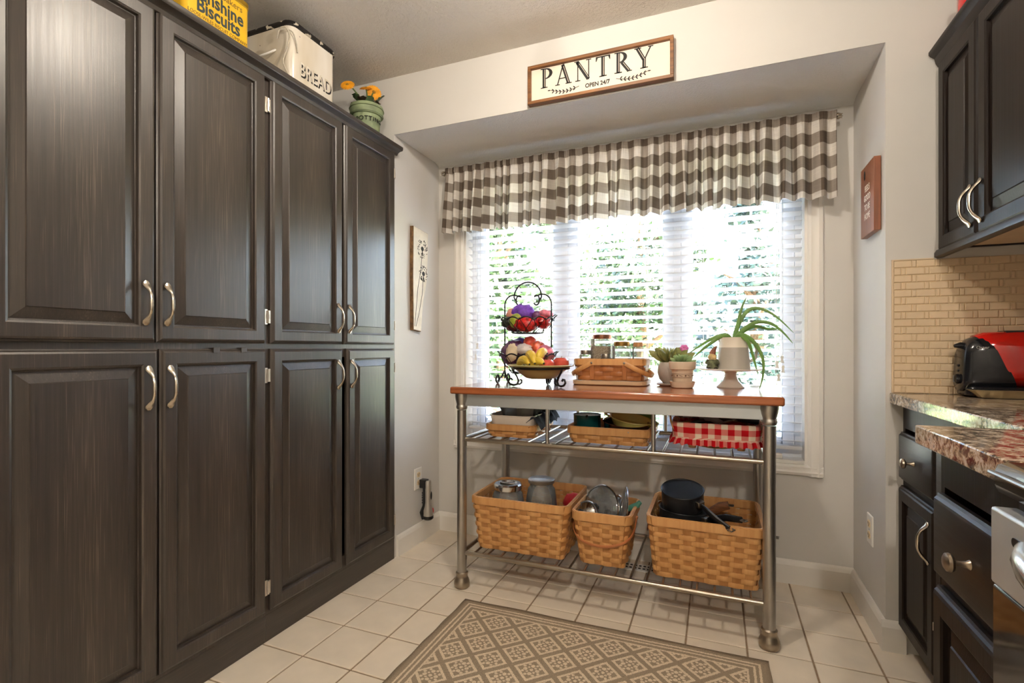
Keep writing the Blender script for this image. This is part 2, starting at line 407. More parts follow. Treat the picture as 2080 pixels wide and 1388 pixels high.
def make_valance():
    n = 760; x0, x1 = -1.442, .482; rows = [0, .018, .026, .034, .05, .09, .15, .21, .27, .33, .364, .375]
    rnd = random.Random(3); knots = [0]
    while knots[-1] < 1: knots.append(knots[-1] + rnd.uniform(.022, .045))
    knots = [k / knots[-1] for k in knots]; amp = [rnd.uniform(.55, 1.15) for _ in knots]; lean = [rnd.uniform(-.5, .5) for _ in knots]
    vs = []; fs = []; uv = []; s = 0; U = []
    def pl(t, shift=0):
        t = min(max(t, 0), .99999)
        for i in range(len(knots) - 1):
            if knots[i] <= t < knots[i + 1]:
                f = (t - knots[i]) / (knots[i + 1] - knots[i]); return i, f
        return len(knots) - 2, .999
    prev = None
    for k in range(n + 1):
        t = k / n; i, f = pl(t)
        a = amp[i] * (1 - f) + amp[i + 1] * f
        w = sin(2 * pi * f) * .032 * a
        x = x0 + (x1 - x0) * t
        if prev: s += sqrt((x - prev[0]) ** 2 + (w - prev[1]) ** 2)
        prev = (x, w); U.append((s, x, w, i, f, a))
    for j, r in enumerate(rows):
        g = .22 if r < .03 else min(1, .3 + r / .3 * .8)
        if .02 < r < .035: g = .3
        for (s_, x, w, i, f, a) in U:
            ru = .004 * sin(s_ * 310 + i) * max(0, 1 - r / .06)
            xx = x + lean[i] * sin(2 * pi * f) * .03 * (r / .36)
            fl_ = .02 * (r / .36)
            vs.append((xx, -w * g - fl_ + ru - (.016 if r < .03 else .006), 2.108 - 2.075 - r + .003 * sin(i * 1.7) * (r > .3) + (ru * .5 if r < .01 else 0)))
    for j in range(len(rows) - 1):
        for k in range(n): fs.append((j*(n+1)+k, (j+1)*(n+1)+k, (j+1)*(n+1)+k+1, j*(n+1)+k+1))
    me = bpy.data.meshes.new('valance'); me.from_pydata(vs, [], fs)
    L = me.uv_layers.new(name='UVMap')
    for lp in me.loops:
        q = lp.vertex_index; j, k = divmod(q, n + 1); L.data[lp.index].uv = (U[k][0], rows[j])
    for p in me.polygons: p.use_smooth = True
    me.materials.append(M_val); return me
vo = bpy.data.objects.new('valance', make_valance()); link(vo); vo.location = (0, YB - .075, 2.075)
tag(vo, 'grey and white buffalo check valance gathered on the rod over the window', 'valance')

# ---------------------------------------------------------------- ceiling lamp and an added rear fill lamp (outside the frame)
for x, y, lab in ((-.42, 1.25, 'round globe ceiling lamp above the rug'), (.3, -1.1, 'added round globe fill lamp near the rear wall')):
    t = thing('ceiling_lamp', lab, 'lamp', (x, y, ZC))
    MB().lathe([(0, 0), (.075, 0), (.07, -.018), (.03, -.026), (.022, -.04), (0, -.04)], 24).build('canopy', M_nickel, t)
    MB().blob((0, 0, -.085), .055, .055, .055, 20, 12).build('globe', M_globe if y > 0 else M_fill_globe, t)
# ================================================================ DOORS, PULLS, LETTERING HELPERS
def tmesh(body, size, extrude=.0006, offset=0.0, spacing=1.0):
    cu = bpy.data.curves.new('t', 'FONT'); cu.body = body; cu.size = size; cu.extrude = extrude; cu.offset = offset
    cu.align_x = 'CENTER'; cu.align_y = 'CENTER'; cu.space_character = spacing; cu.resolution_u = 3
    ob = bpy.data.objects.new('t', cu); COL.objects.link(ob)
    dg = bpy.context.evaluated_depsgraph_get(); me = bpy.data.meshes.new_from_object(ob.evaluated_get(dg))
    bpy.data.objects.remove(ob); return me
def text(body, size, mat, parent, loc, rot, extrude=.0006, offset=0.0, spacing=1.0, sx=1.0, name='lettering', bend=None):
    me = tmesh(body, size, extrude, offset, spacing)
    if sx != 1: me.transform(Matrix.Diagonal((sx, 1, 1, 1)))
    if bend:
        for v in me.vertices:
            a = v.co.x / bend; r = bend + v.co.z
            v.co = Vector((r * sin(a), v.co.y, r * cos(a) - bend))
    me.materials.clear(); me.materials.append(mat)
    o = bpy.data.objects.new(name, me); link(o, parent); o.location = loc; o.rotation_euler = rot; return o
# vertical bow pull: local x sideways, -y outward, z along
def pull_mesh(L=.128, out=.028):
    pts = []; R = []; F = []
    n = 20
    for k in range(n + 1):
        t = k / n; z = L * t
        e = min(t, 1 - t)
        y = -.004 - (out - .004) * (1 - (1 - min(1, max(0, (e - .08) / .34))) ** 2)
        if e < .13: w = .0108 * sqrt(max(.05, 1 - ((e - .09) / .1) ** 2)); fl = .42
        elif e < .24: w = .0100 + (.0042 - .0100) * (e - .13) / .11; fl = .42 + .58 * (e - .13) / .11
        else: w = .0042 + .0010 * (e - .24) / .26; fl = 1.0
        pts.append((0, y, z)); R.append(w); F.append(fl)
    m = MB().tube(pts, R, 10, flat=F, up=(1, 0, 0)).mesh('pull'); m.materials.append(M_nickel); return m
PULL = pull_mesh()
def hinge_mesh():
    m = MB().box(-.011, .0, -.004, 0, 0, .055).box(.003, .013, -.004, 0, .004, .051).tube([(.001, -.006, .004), (.001, -.006, .051)], .0042, 8)
    m.tube([(.001, -.006, .02), (.001, -.006, .035)], .0055, 8).box(.003, .009, -.007, -.003, .012, .018).box(.003, .009, -.007, -.003, .036, .042)
    m.xf(Matrix.Translation((0, -.006, 0))); me = m.mesh('hinge'); me.materials.append(plain('bright_hinge_metal', C(222, 214, 202), .3, .7, .03, 20)); return me
HINGE = hinge_mesh()
def mo(name, me, parent, loc=(0, 0, 0), rot=(0, 0, 0)):
    o = bpy.data.objects.new(name, me); link(o, parent); o.location = loc; o.rotation_euler = rot; return o
_dc = {}
def door(parent, x, z, w, h, mf, mp, pull=None, name='door', y=0, stile=.05, t=.02, hinges=()):
    """raised-panel door in the parent's frame: x along the front, front towards -y"""
    k = (round(w, 4), round(h, 4), mf.name, stile)
    if k not in _dc:
        a = MB().rings(w, h, [(0, 0), (0, .009), (.004, .012), (.007, .017), (.012, t), (stile - .006, t), (stile - .001, t - .003), (stile, t - .012), (stile + .004, t - .013)], cap=False).mesh('door', True, 12)
        a.materials.append(mf)
        b = MB().rings(w - 2 * stile + .004, h - 2 * stile + .004, [(0, .004), (0, .006), (.005, .006), (.034, .0148), (.036, .0178)]).mesh('panel', True, 7)
        b.materials.append(mp); _dc[k] = (a, b)
    a, b = _dc[k]
    d = mo(name, a, parent, (x, y, z)); mo('panel', b, d, (stile - .002, 0, stile - .002))
    if pull: mo('handle', PULL, d, (pull[0], -t, pull[1]))
    for hx, hz in hinges: mo('hinge', HINGE, d, (hx, 0, hz))
    return d

# ================================================================ TALL PANTRY CABINETS (left)
def pantry(y0, y1, label, splits, gapped):
    """splits: two door spans in world Y; upper/lower doors"""
    t = thing('pantry_cabinet', label, 'cabinet', (-1.53, y0, 0), pi / 2, 'tall dark pantry cabinets along the wall')
    w = y1 - y0; D = .56
    b = MB().box(0, .02, 0, D, .1, 2.08).box(w - .02, w, 0, D, .1, 2.08).box(.02, w - .02, .02, D, 2.06, 2.08).box(.02, w - .02, .02, D, .1, .12).box(.02, w - .02, D - .012, D, .12, 2.06)
    b.box(.02, .035, 0, .02, .12, 2.06).box(w - .035, w - .02, 0, .02, .12, 2.06).box(.035, w - .035, 0, .02, 2.02, 2.06).box(.035, w - .035, 0, .02, 1.04, 1.13).box(.02, w - .02, .0, .02, .1, .16)
    b.build('carcass', M_esp, t, smooth=False)
    MB().box(0, w, -.0, .02, 0, .1).build('plinth', M_esph, t, bevel=.002)
    for i, ((ua, ub), (la, lb)) in enumerate(splits):
        for z, h, a, c, up in ((1.096, .975, ua, ub, 1), (.116, .961, la, lb, 0)):
            wd = c - a
            px = wd - .033 if i == 0 else .024
            hz = [.07, h - .13] if up else [.06, h - .125]
            hs = [(-.012 if i == 0 else wd + .004, q) for q in hz] if gapped else []
            door(t, a - y0, z, wd, h, M_esp, M_esp, (px, .048 if up else h - .048 - .128), hinges=hs)
    return t
pantry(1.378, 2.178, 'tall dark pantry cabinet beside the alcove wall, below the flower pot', [((1.39, 1.773), (1.39, 1.773)), ((1.786, 2.157), (1.802, 2.157))], True)
pc = pantry(.578, 1.378, 'tall dark pantry cabinet with small hooks over its lower door, below the yellow tin', [((.595, .978), (.602, .986)), ((.982, 1.366), (.991, 1.368))], False)
pantry(-.222, .578, 'tall dark pantry cabinet nearest to the rear wall', [((-.205, .178), (-.2, .186)), ((.182, .566), (.191, .568))], False)
# two little over-door hooks on the lower door
for yy in (1.165, 1.268):
    MB().box(-.011, .011, -.024, .0, 0, .0035).box(-.011, .011, -.0245, -.021, -.014, .0035).build('over_door_hook', M_esph, pc, (yy - .578, 0, 1.0775), bevel=.001)
cr = [(-1.60, 2.08), (-1.528, 2.08), (-1.52, 2.062), (-1.513, 2.064), (-1.508, 2.074), (-1.496, 2.08), (-1.482, 2.082), (-1.478, 2.088), (-1.478, 2.1), (-1.484, 2.104), (-1.60, 2.104)]
o = MB().prism(cr, -.24, 2.179, 'y').build('trim_crown', M_espy); struct(o)

# ================================================================ THINGS ON TOP OF THE CABINETS
CT = 2.0805
# --- yellow biscuit tin
M_tin = plain('yellow_enamel_print', C(232, 184, 34), .32, .1, .06, 9, coat=.3)
M_tind = plain('tin_rim_gold', C(176, 140, 44), .35, .7, .08, 30)
M_navy = plain('navy_print', C(38, 52, 58), .5, 0, .1, 40)
M_tan = plain('brown_print', C(120, 92, 30), .5, 0, .1, 40)
def rrect(w, d, r, n=6):
    out = []
    for cx, cy, a0 in ((w/2 - r, d/2 - r, 0), (-w/2 + r, d/2 - r, pi/2), (-w/2 + r, -d/2 + r, pi), (w/2 - r, -d/2 + r, 3*pi/2)):
        for k in range(n + 1):
            a = a0 + pi / 2 * k / n; out.append((cx + r * cos(a), cy + r * sin(a)))
    return out
tin = thing('biscuit_tin', 'yellow biscuit tin with dark lettering on top of the cabinets', 'tin', (-1.655, 1.215, CT), pi / 2)
MB().prism(rrect(.245, .19, .02), 0, .215, 'z').build('body', M_tin, tin, auto=50)
MB().prism(rrect(.251, .196, .022), .215, .236, 'z').build('lid', M_tind, tin, bevel=.003, auto=50)
MB().prism(rrect(.249, .194, .02), 0, .006, 'z').build('base_rim', M_tind, tin, auto=50)
yf = -.0953
RT = (pi / 2, 0, 0)
text('Bakers', .03, M_tan, tin, (.05, yf, .196), RT)
text('Sunshine', .062, M_navy, tin, (.0, yf, .158), RT, offset=.0014, sx=.86)
text('Biscuits', .062, M_navy, tin, (.0, yf, .116), RT, offset=.0014, sx=.86)
text('LOOSE-WILES BISCUIT COMPANY', .0165, M_tan, tin, (.0, yf, .083), RT, sx=.88)
MB().box(-.07, .07, yf - .0003, yf + .001, .07, .0712).build('printed_line', M_tan, tin)
# --- enamel bread box
em = Mat('chipped_cream_enamel', C(226, 218, 204), .28, 0, .5, .4, .08)
n1 = em.noise(em.coord('Object'), 26, 3, .6, .8); n2 = em.noise(em.coord('Object', (3, 3, .7)), 2.2, 3)
em.set('Base Color', em.mix(n1.gt(.735), em.ramp(n2, [(.35, C(206, 194, 172)), (.7, C(232, 226, 215))]), C(52, 38, 30))); M_en = em.m
M_enrim = Mat('chipped_black_rim', C(20, 18, 18), .4); q = M_enrim.noise(M_enrim.coord('Object'), 22, 2)
M_enrim.set('Base Color', M_enrim.mix(q.gt(.58), C(22, 19, 18), C(196, 186, 168))); M_enrim = M_enrim.m
bx = thing('bread_box', 'white enamel bread box with black chipped rim on top of the cabinets', 'bread box', (-1.735, 1.68, CT), pi / 2)
def loft(secs, cap0=True, cap1=True):
    m = MB(); n = len(secs[0]); vs = [p for s_ in secs for p in s_]; fs = []
    for i in range(len(secs) - 1):
        for k in range(n): fs.append((i*n+k, i*n+(k+1) % n, (i+1)*n+(k+1) % n, (i+1)*n+k))
    if cap0: fs.append(tuple(range(n))[::-1])
    if cap1: fs.append(tuple((len(secs)-1)*n + k for k in range(n)))
    return m.add(vs, fs)
def rsec(w, d, r, z, n=6): return [(x, y, z) for x, y in rrect(w, d, r, n)]
loft([rsec(.25, .29, .03, .0), rsec(.26, .3, .034, .01), rsec(.262, .302, .034, .30), rsec(.262, .302, .034, .302)]).build('body', M_en, bx, auto=40)
loft([rsec(.262, .302, .034, .302), rsec(.274, .314, .04, .304), rsec(.274, .314, .04, .318), rsec(.266, .306, .038, .324), rsec(.2, .24, .03, .33)], False).build('lid', M_enrim, bx, auto=40)
text('BREAD', .078, M_ink, bx, (.012, -.1512, .14), RT, extrude=.0003, offset=.001, spacing=1.12, sx=.7)
text('BREAD', .078, M_en, bx, (.0065, -.1518, .1455), RT, extrude=.0003, offset=.0005, spacing=1.12, sx=.7, name='letter_face')
hp = [(-.131 - .004, -.07 + .0, .19)]
MB().tube([(-.131 - .03 * sin(pi * k / 16), -.07 * cos(pi * k / 16), .215 - .03 * sin(pi * k / 16)) for k in range(17)], .004, 8).build('handle', M_white, bx)
cw = MB()
def _sm(P, n=6):
    P = [Vector(p) for p in P]; out = []
    for i in range(len(P) - 1):
        a, b, c_, d = P[max(i-1, 0)], P[i], P[i+1], P[min(i+2, len(P)-1)]
        for q in range(n):
            f = q / n; out.append(.5 * ((2*b) + (c_ - a) * f + (2*a - 5*b + 4*c_ - d) * f*f + (3*b - a - 3*c_ + d) * f*f*f))
    return out + [P[-1]]
cw.tube(_sm([(-.142, -.09, .25), (-.148, -.11, .282), (-.14, -.135, .285), (-.137, -.15, .25), (-.139, -.14, .2), (-.145, -.125, .15), (-.14, -.15, .09), (-.11, -.158, .05)]), .003, 6)
cw.tube(_sm([(-.14, -.135, .28), (-.125, -.155, .27), (-.11, -.157, .24), (-.1, -.156, .2)]), .0026, 6)
oc = cw.build('string_loop', plain('grey_string', C(190, 182, 165), .9, 0, .1, 60), bx)
# --- flower pot
M_pot = plain('sage_painted_clay', C(134, 148, 112), .6, 0, .14, 18)
M_soil = plain('dark_soil', C(48, 36, 27), .95, 0, .3, 80)
M_leaf = plain('deep_green_leaf', C(70, 92, 58), .5, 0, .2, 25)
M_wine = plain('wine_green_leaf', C(74, 62, 46), .5, 0, .25, 25)
fp = thing('flower_pot', 'sage green clay pot of orange daisies on top of the cabinets', 'potted plant', (-1.60, 2.045, CT))
MB().lathe([(0, 0), (.052, 0), (.056, .004), (.068, .135), (.076, .137), (.08, .15), (.081, .172), (.079, .184), (.073, .184), (.069, .16), (.0, .158)], 32).build('pot', M_pot, fp)
for z, r in ((.142, .0785), (.168, .0815)): MB().lathe([(r, -.002), (r + .0025, 0), (r, .002), (r - .003, 0), (r, -.002)], 32, (0, 0, z)).build('band', M_pot, fp)
o = text('POTTING', .03, M_ink, fp, (.056, -.046, .105), (pi / 2 - .09, 0, radians(51)), extrude=.0008, bend=.068, spacing=1.15)
MB().lathe([(0, .004), (.07, 0), (.07, -.006)], 24, (0, 0, .16)).build('soil', M_soil, fp)
def leafm(L, w, droop, lobes=0, seed=0):
    """leaf along +x from the origin, arching up then down"""
    m = MB(); n = 10; vs = []; fs = []
    for k in range(n + 1):
        t = k / n; ww = w * (sin(pi * min(1, t * .92 + .06)) ** .8) * (1 + .28 * (sin(t * pi * 7 + seed) if lobes else 0))
        x = L * t * cos(droop * t); z = L * (t * .75 - droop * t * t * .6)
        vs += [(x, -ww, z + ww * .25), (x, 0, z), (x, ww, z + ww * .25)]
    for k in range(n): b = 3 * k; fs += [(b, b+1, b+4, b+3), (b+1, b+2, b+5, b+4)]
    return m.add(vs, fs)
rl = random.Random(5)
for k in range(11):
    a = k * 2 * pi / 11 + rl.uniform(-.2, .2); L = rl.uniform(.075, .125)
    o = leafm(L, .02, rl.uniform(.5, 1.1), 1, k).build('leaf', M_wine if k % 3 == 0 else M_leaf, fp, (.015 * cos(a), .015 * sin(a), .162), (0, rl.uniform(-.75, -.1), a))
M_orange = plain('orange_petal', C(240, 160, 28), .55, 0, .12, 30); M_fc = plain('daisy_centre', C(150, 110, 30), .8, 0, .3, 90)
M_stem = plain('green_stem', C(96, 116, 62), .5, 0, .1, 40)
def daisy(p, nrm, R):
    b = Vector((0.01, -.0, .16)); p = Vector(p); mid = (b + p) / 2 + Vector((0, 0, .02))
    q = Vector(nrm).normalized()
    MB().tube([b, b * .5 + mid * .5 + Vector((0, 0, .006)), mid, mid * .45 + p * .55 + Vector((0, 0, .008)), p - q * .004], .0035, 7).build('stem', M_stem, fp)
    rot = q.to_track_quat('Z', 'Y').to_euler()
    fl_ = MB(); N = 18
    for ring, (r1, dz) in enumerate(((R, 0), (R * .82, .004))):
        for k in range(N):
            a = 2 * pi * k / N + ring * .17; c_, s_ = cos(a), sin(a); w = R * .16
            pts = [(.15 * r1, 0, dz), (.55 * r1, w, dz + .004), (.95 * r1, w * .7, dz + .001), (r1, 0, dz - .001), (.95 * r1, -w * .7, dz + .001), (.55 * r1, -w, dz + .004)]
            fl_.add([(x * c_ - y * s_, x * s_ + y * c_, z) for x, y, z in pts], [(0, 1, 2, 3, 4, 5)])
    f = fl_.build('flower', M_orange, fp, p, rot)
    MB().lathe([(R * .27, 0), (R * .24, .005), (R * .12, .008), (0, .008)], 16).build('flower_centre', M_fc, f)
daisy((-.02, -.115, .245), (.35, -.75, .45), .034)
daisy((-.005, .062, .29), (.75, -.6, .1), .04)
daisy((-.035, .04, .305), (.2, -.5, .8), .034)

# ================================================================ SIGNS AND OUTLETS
M_oakf = woodmat('brown_sign_frame', C(92, 58, 30), C(150, 100, 55), .5, 'x', 0, 60)
M_cream = plain('cream_board', C(232, 214, 196), .7, 0, .02, 10)
sg = thing('pantry_sign', 'framed wooden PANTRY sign on the wall above the window alcove', 'sign', (-.793, YF, 2.182))
SW, SH = .632, .173
MB().box(.012, SW - .012, -.014, -.002, .012, SH - .012).build('board', M_cream, sg, smooth=False)
for nm, q in (('frame_rail', (0, SW, -.03, 0, 0, .014)), ('frame_rail', (0, SW, -.03, 0, SH - .014, SH)), ('frame_stile', (0, .014, -.03, 0, .014, SH - .014)), ('frame_stile', (SW - .014, SW, -.03, 0, .014, SH - .014))):
    MB().box(*q).build(nm, M_oakf, sg, bevel=.0015)
def quadline(a, b, w0, w1=None):
    w1 = w0 if w1 is None else w1
    d = Vector((b[0] - a[0], b[1] - a[1])); n = Vector((-d.y, d.x)).normalized()
    return [(a[0] + n.x * w0 / 2, a[1] + n.y * w0 / 2), (a[0] - n.x * w0 / 2, a[1] - n.y * w0 / 2), (b[0] - n.x * w1 / 2, b[1] - n.y * w1 / 2), (b[0] + n.x * w1 / 2, b[1] + n.y * w1 / 2)]
def R_(x0, x1, y0, y1): return [(x0, y0), (x1, y0), (x1, y1), (x0, y1)]
def bowl(cx, cy, rx, ry, tx, ty, n=12):
    o_ = [(cx + rx * cos(a), cy + ry * sin(a)) for a in [-pi/2 + pi * k / n for k in range(n + 1)]]
    i_ = [(cx + (rx - tx) * cos(a), cy + (ry - ty) * sin(a)) for a in [-pi/2 + pi * k / n for k in range(n + 1)]]
    return [[o_[k], o_[k+1], i_[k+1], i_[k]] for k in range(n)]
def serif(x, y, w=.3): return [R_(x - w/2, x + w/2, y - .02, y + .02)]
GL = {
 'P': ([R_(.1, .27, 0, 1)] + serif(.185, .02, .36) + serif(.12, .98, .24) + bowl(.25, .725, .38, .275, .17, .05), [R_(.205, .225, .06, .94)], .68),
 'A': ([quadline((.08, .02), (.37, 1.0), .055), quadline((.35, 1.0), (.66, .02), .17), R_(.18, .5, .3, .345)] + serif(.08, .02, .24) + serif(.66, .02, .32), [quadline((.40, .9), (.665, .06), .018)], .84),
 'N': ([R_(.1, .15, 0, 1), quadline((.09, .97), (.66, .03), .18), R_(.65, .70, 0, 1)] + serif(.125, .02, .26) + serif(.06, .98, .22) + serif(.675, .98, .26), [quadline((.20, .86), (.66, .11), .018)], .86),
 'T': ([R_(.27, .44, 0, 1), R_(0, .71, .95, 1), [(0, 1), (0, .78), (.03, .78), (.1, .95)], [(.71, 1), (.71, .78), (.68, .78), (.61, .95)]] + serif(.355, .02, .36), [R_(.375, .395, .06, .93)], .76),
 'R': ([R_(.1, .27, 0, 1)] + serif(.185, .02, .36) + serif(.12, .98, .24) + bowl(.25, .74, .36, .26, .17, .05) + [quadline((.36, .5), (.70, .02), .17)] + serif(.74, .02, .2), [R_(.205, .225, .06, .94), quadline((.42, .46), (.70, .06), .018)], .86),
 'Y': ([quadline((.06, 1.0), (.36, .42), .17), quadline((.68, .98), (.4, .42), .055), R_(.29, .46, 0, .46)] + serif(.375, .02, .36) + serif(.08, .98, .32) + serif(.68, .98, .24), [R_(.395, .415, .06, .44), quadline((.1, .95), (.38, .44), .018)], .78),
}
lx = .058; LH = .088
for ch in 'PANTRY':
    big, inl, adv = GL[ch]
    a = MB(); b = MB()
    for poly in big: a.prism([(lx + x * LH, y * LH) for x, y in poly], -.0155, -.0135, 'y')
    for poly in inl: b.prism([(lx + x * LH, y * LH) for x, y in poly], -.0160, -.0150, 'y')
    o = a.build('letter', M_ink, sg, (0, 0, .068), smooth=False); b.build('inline', M_cream, o, smooth=False)
    lx += adv * LH * 1.2
text('OPEN 24/7', .025, M_ink, sg, (.316, -.0145, .041), RT, offset=.0007, sx=.92)
for s_, x0 in ((-1, .235), (1, .397)):
    sm = MB(); sm.tube([(x0 + s_ * .13 * k / 8, -.0147, .047 - .014 * sin(pi * k / 8) + .006 * k / 8) for k in range(9)], .0011, 5)
    for k in range(1, 9):
        xx = x0 + s_ * .13 * k / 8; zz = .047 - .014 * sin(pi * k / 8) + .006 * k / 8
        for sd_ in (-1, 1):
            if k == 8 and sd_ == 1: continue
            ca, sa_ = cos((.75 if k < 8 else 0) * sd_), sin((.75 if k < 8 else 0) * sd_)
            sm.add([(xx + s_ * (px * ca - pz * sa_), -.015, zz + px * sa_ + pz * ca) for px, pz in ((0, 0), (.005, .0028), (.011, .0022), (.015, 0), (.011, -.0022), (.005, -.0028))], [(0, 1, 2, 3, 4, 5)])
    sm.build('leaf_sprig', M_ink, sg)
# --- wooden "feels good to be home" block
M_cedar = woodmat('red_brown_wood', C(104, 56, 32), C(146, 84, 52), .45, 'z', .1, 50)
fg = thing('wood_sign', 'small reddish wooden block with white words on the alcove side wall', 'sign', (XB, 2.405, 1.515), -pi / 2)
MB().box(0, .18, -.024, -.002, 0, .272).build('block', M_cedar, fg, bevel=.0012)
M_wht = plain('white_print', C(236, 226, 214), .7, 0, .03, 30)
for i, s_ in enumerate(('FEELS', 'GOOD', 'TO BE', 'HOME')):
    text(s_, .034, M_wht, fg, (.09, -.0242, .18 - .036 * i), RT, extrude=.0003, sx=.8)
MB().blob((.055, -.0245, .238), .011, .0006, .018, 12, 8, .2, 2, 1).build('painted_leaf', M_ink, fg)
MB().box(.03, .15, -.0015, 0, .05, .22).build('hanger_plate', M_steel, fg)
# --- dandelion driftwood plank
M_barn = plain('whitewashed_plank', C(226, 218, 202), .8, 0, .05, 22)
M_bark = plain('brown_raw_edge', C(110, 82, 52), .85, 0, .25, 40)
dw = thing('dandelion_plank', 'narrow whitewashed plank painted with dandelions on the alcove side wall', 'wall art', (XA, 2.325, 1.177), pi / 2)
edge = [(0, 0), (.075, -.008), (.088, .10), (.1, .17), (.125, .235), (.14, .31), (.147, .42), (.15, .548), (.0, .562), (-.004, .3)]
MB().prism(edge, -.022, -.002, 'y').build('plank', M_bark, dw, auto=20)
MB().prism([(.004 + x * .96, .004 + z * .99) for x, z in edge], -.0235, -.0221, 'y').build('painted_face', M_barn, dw, auto=20)
for cx, cz, R in ((.088, .452, .052), (.1, .315, .045)):
    dm = MB()
    dm.blob((cx, -.0242, cz), .015, .0008, .013, 14, 8)
    for k in range(46):
        a = rl.uniform(0, 2 * pi); r = R * rl.uniform(.55, 1.0)
        if cx + r * cos(a) > .139 or cx + r * cos(a) < .008: continue
        L = .004; pts = [(cx + r * cos(a) + dx * cos(a + .8), -.0242, cz + r * sin(a) + dz * sin(a + .8)) for dx, dz in ((-L, -L), (L, L))]
        dm.tube(pts, .0016, 5)
    dm.tube([(cx, -.024, cz), (cx - .015, -.024, cz - .12), (cx - .045, -.024, cz - .22), (.012 + (cx - .088), -.024, .02)], .0012, 5)
    for a in (-.5, -.25, 0, .25, .5): dm.tube([(cx, -.024, cz - .01), (cx + .02 * sin(a), -.024, cz - .04)], .0009, 4)
    dm.build('painted_dandelion', M_ink, dw)
# --- outlets
def outlet(label, loc, rz, face):
    t = thing('wall_outlet', label, 'outlet', loc, rz)
    MB().rings(.072, .116, [(0, 0), (0, .003), (.003, .0055)]).build('cover_plate', M_white, t)
    for z in (.022, .066):
        f = MB().prism([(.036 + x, z + .014 + y) for x, y in rrect(.032, .028, .011, 5)], -.0075, -.005, 'y').build('socket', face, t)
        MB().box(.027, .0295, -.0082, -.0074, z + .012, z + .021).box(.0425, .045, -.0082, -.0074, z + .012, z + .021).blob((.036, -.0076, z + .007), .003, .0006, .003, 8, 6).build('slot', M_ink, f)
    MB().blob((.036, -.0055, .058), .003, .0012, .003, 10, 6).build('screw', M_steel, t)
    return t
M_ivory = plain('ivory_socket', C(228, 205, 165), .4, 0, .03, 20)
outlet('white wall outlet with the flashlight plugged into it', (XA, 2.367, .298), pi / 2, M_ivory)
outlet('white wall outlet on the bare alcove side wall', (XB, 2.402, .31), -pi / 2, M_ivory)
# --- plug-in flashlight
fs = thing('flashlight', 'silver and black rechargeable flashlight plugged into the wall outlet', 'flashlight', (XA + .0085, 2.425, .14), pi / 2); fs.scale = (.95, .95, .84)
M_silver = plain('silver_plastic', C(190, 186, 178), .3, .6, .03, 20)
prof = [(0, 0), (.026, .0), (.029, .01), (.028, .05), (.0215, .075), (.018, .1), (.0185, .2), (.0185, .235), (.015, .244), (0, .246)]
MB().lathe(prof[1:-1], 20, (0, -.048, 0)).build('barrel', M_silver, fs)
MB().lathe([(0, -.012), (.024, -.012), (.0305, -.004), (.0305, .012), (.0285, .014)], 20, (0, -.048, 0)).build('lens_ring', M_black, fs)
g = MB().tube([(0, -.03, -.008), (0, -.02, .03), (0, -.03, .075), (0, -.03, .13), (0, -.03, .2), (0, -.03, .245)], [.024, .026, .018, .0155, .0165, .0185], 12); g.box(-.018, .018, -.04, 0, .195, .248)
for k in range(5): g.blob((0, -.013, .095 + k * .016), .012, .006, .007, 10, 6)
g.build('grip', M_black, fs)
MB().blob((.004, -.0655, .145), .009, .004, .028, 12, 10).build('switch_pad', M_black, fs)
MB().blob((0.012, -.072, .045), .006, .006, .018, 10, 8).build('red_light', plain('red_lens', C(190, 70, 70), .2), fs)
# ================================================================ RIGHT SIDE: UPPER CABINET, BACKSPLASH, COUNTERS, RANGE
uc = thing('wall_cabinet', 'dark wall cabinet with twin bow handles above the toaster', 'cabinet', (.722, 2.172, 1.39), -pi / 2)
w = 1.2
b = MB().box(0, .018, 0, .49, .03, .67).box(w - .018, w, 0, .49, .03, .67).box(.018, w - .018, 0, .49, .65, .67).box(.018, w - .018, .478, .49, .03, .65)
b.box(.018, .04, 0, .02, .03, .65).box(w - .04, w - .018, 0, .02, .03, .65).box(.04, w - .04, 0, .02, .62, .65).box(.04, w - .04, 0, .02, .03, .06)
b.build('carcass', M_dark, uc, smooth=False)
MB().box(.018, w - .018, .02, .478, .034, .05).build('underside', plain('beige_cabinet_bottom', C(205, 188, 160), .6, 0, .03, 8), uc, smooth=False)
for a, c, pl in ((.018, .297, .279 - .03), (.301, .685, .03), (.70, 1.18, .03)):
    door(uc, a, .018, c - a, .645, M_dark, M_dark, (pl, .03), stile=.052)
MB().prism([(0.004, .03), (-.016, .028), (-.022, .018), (-.022, .004), (-.014, 0), (.004, .002)], 0, w, 'x').build('light_rail', M_darkh, uc)
pr = [(.02, .66), (-.012, .66), (-.018, .672), (-.022, .69), (-.034, .7), (-.038, .706), (-.038, .716), (-.03, .72), (.49, .72), (.49, .67)]
MB().prism(pr, -.0, w, 'x').build('crown', M_darkh, uc)
# little red canister on top of it
M_red = plain('glossy_red', C(190, 18, 14), .12, 0, .06, 10, coat=.8)
rc = MB().lathe([(0, 0), (.05, 0), (.056, .01), (.056, .11), (.05, .122), (.03, .13), (0, .131)], 28).build('red_canister', M_red); rc.location = (.775, 2.04, 2.1105)
tag(rc, 'glossy red canister on top of the wall cabinet', 'canister')
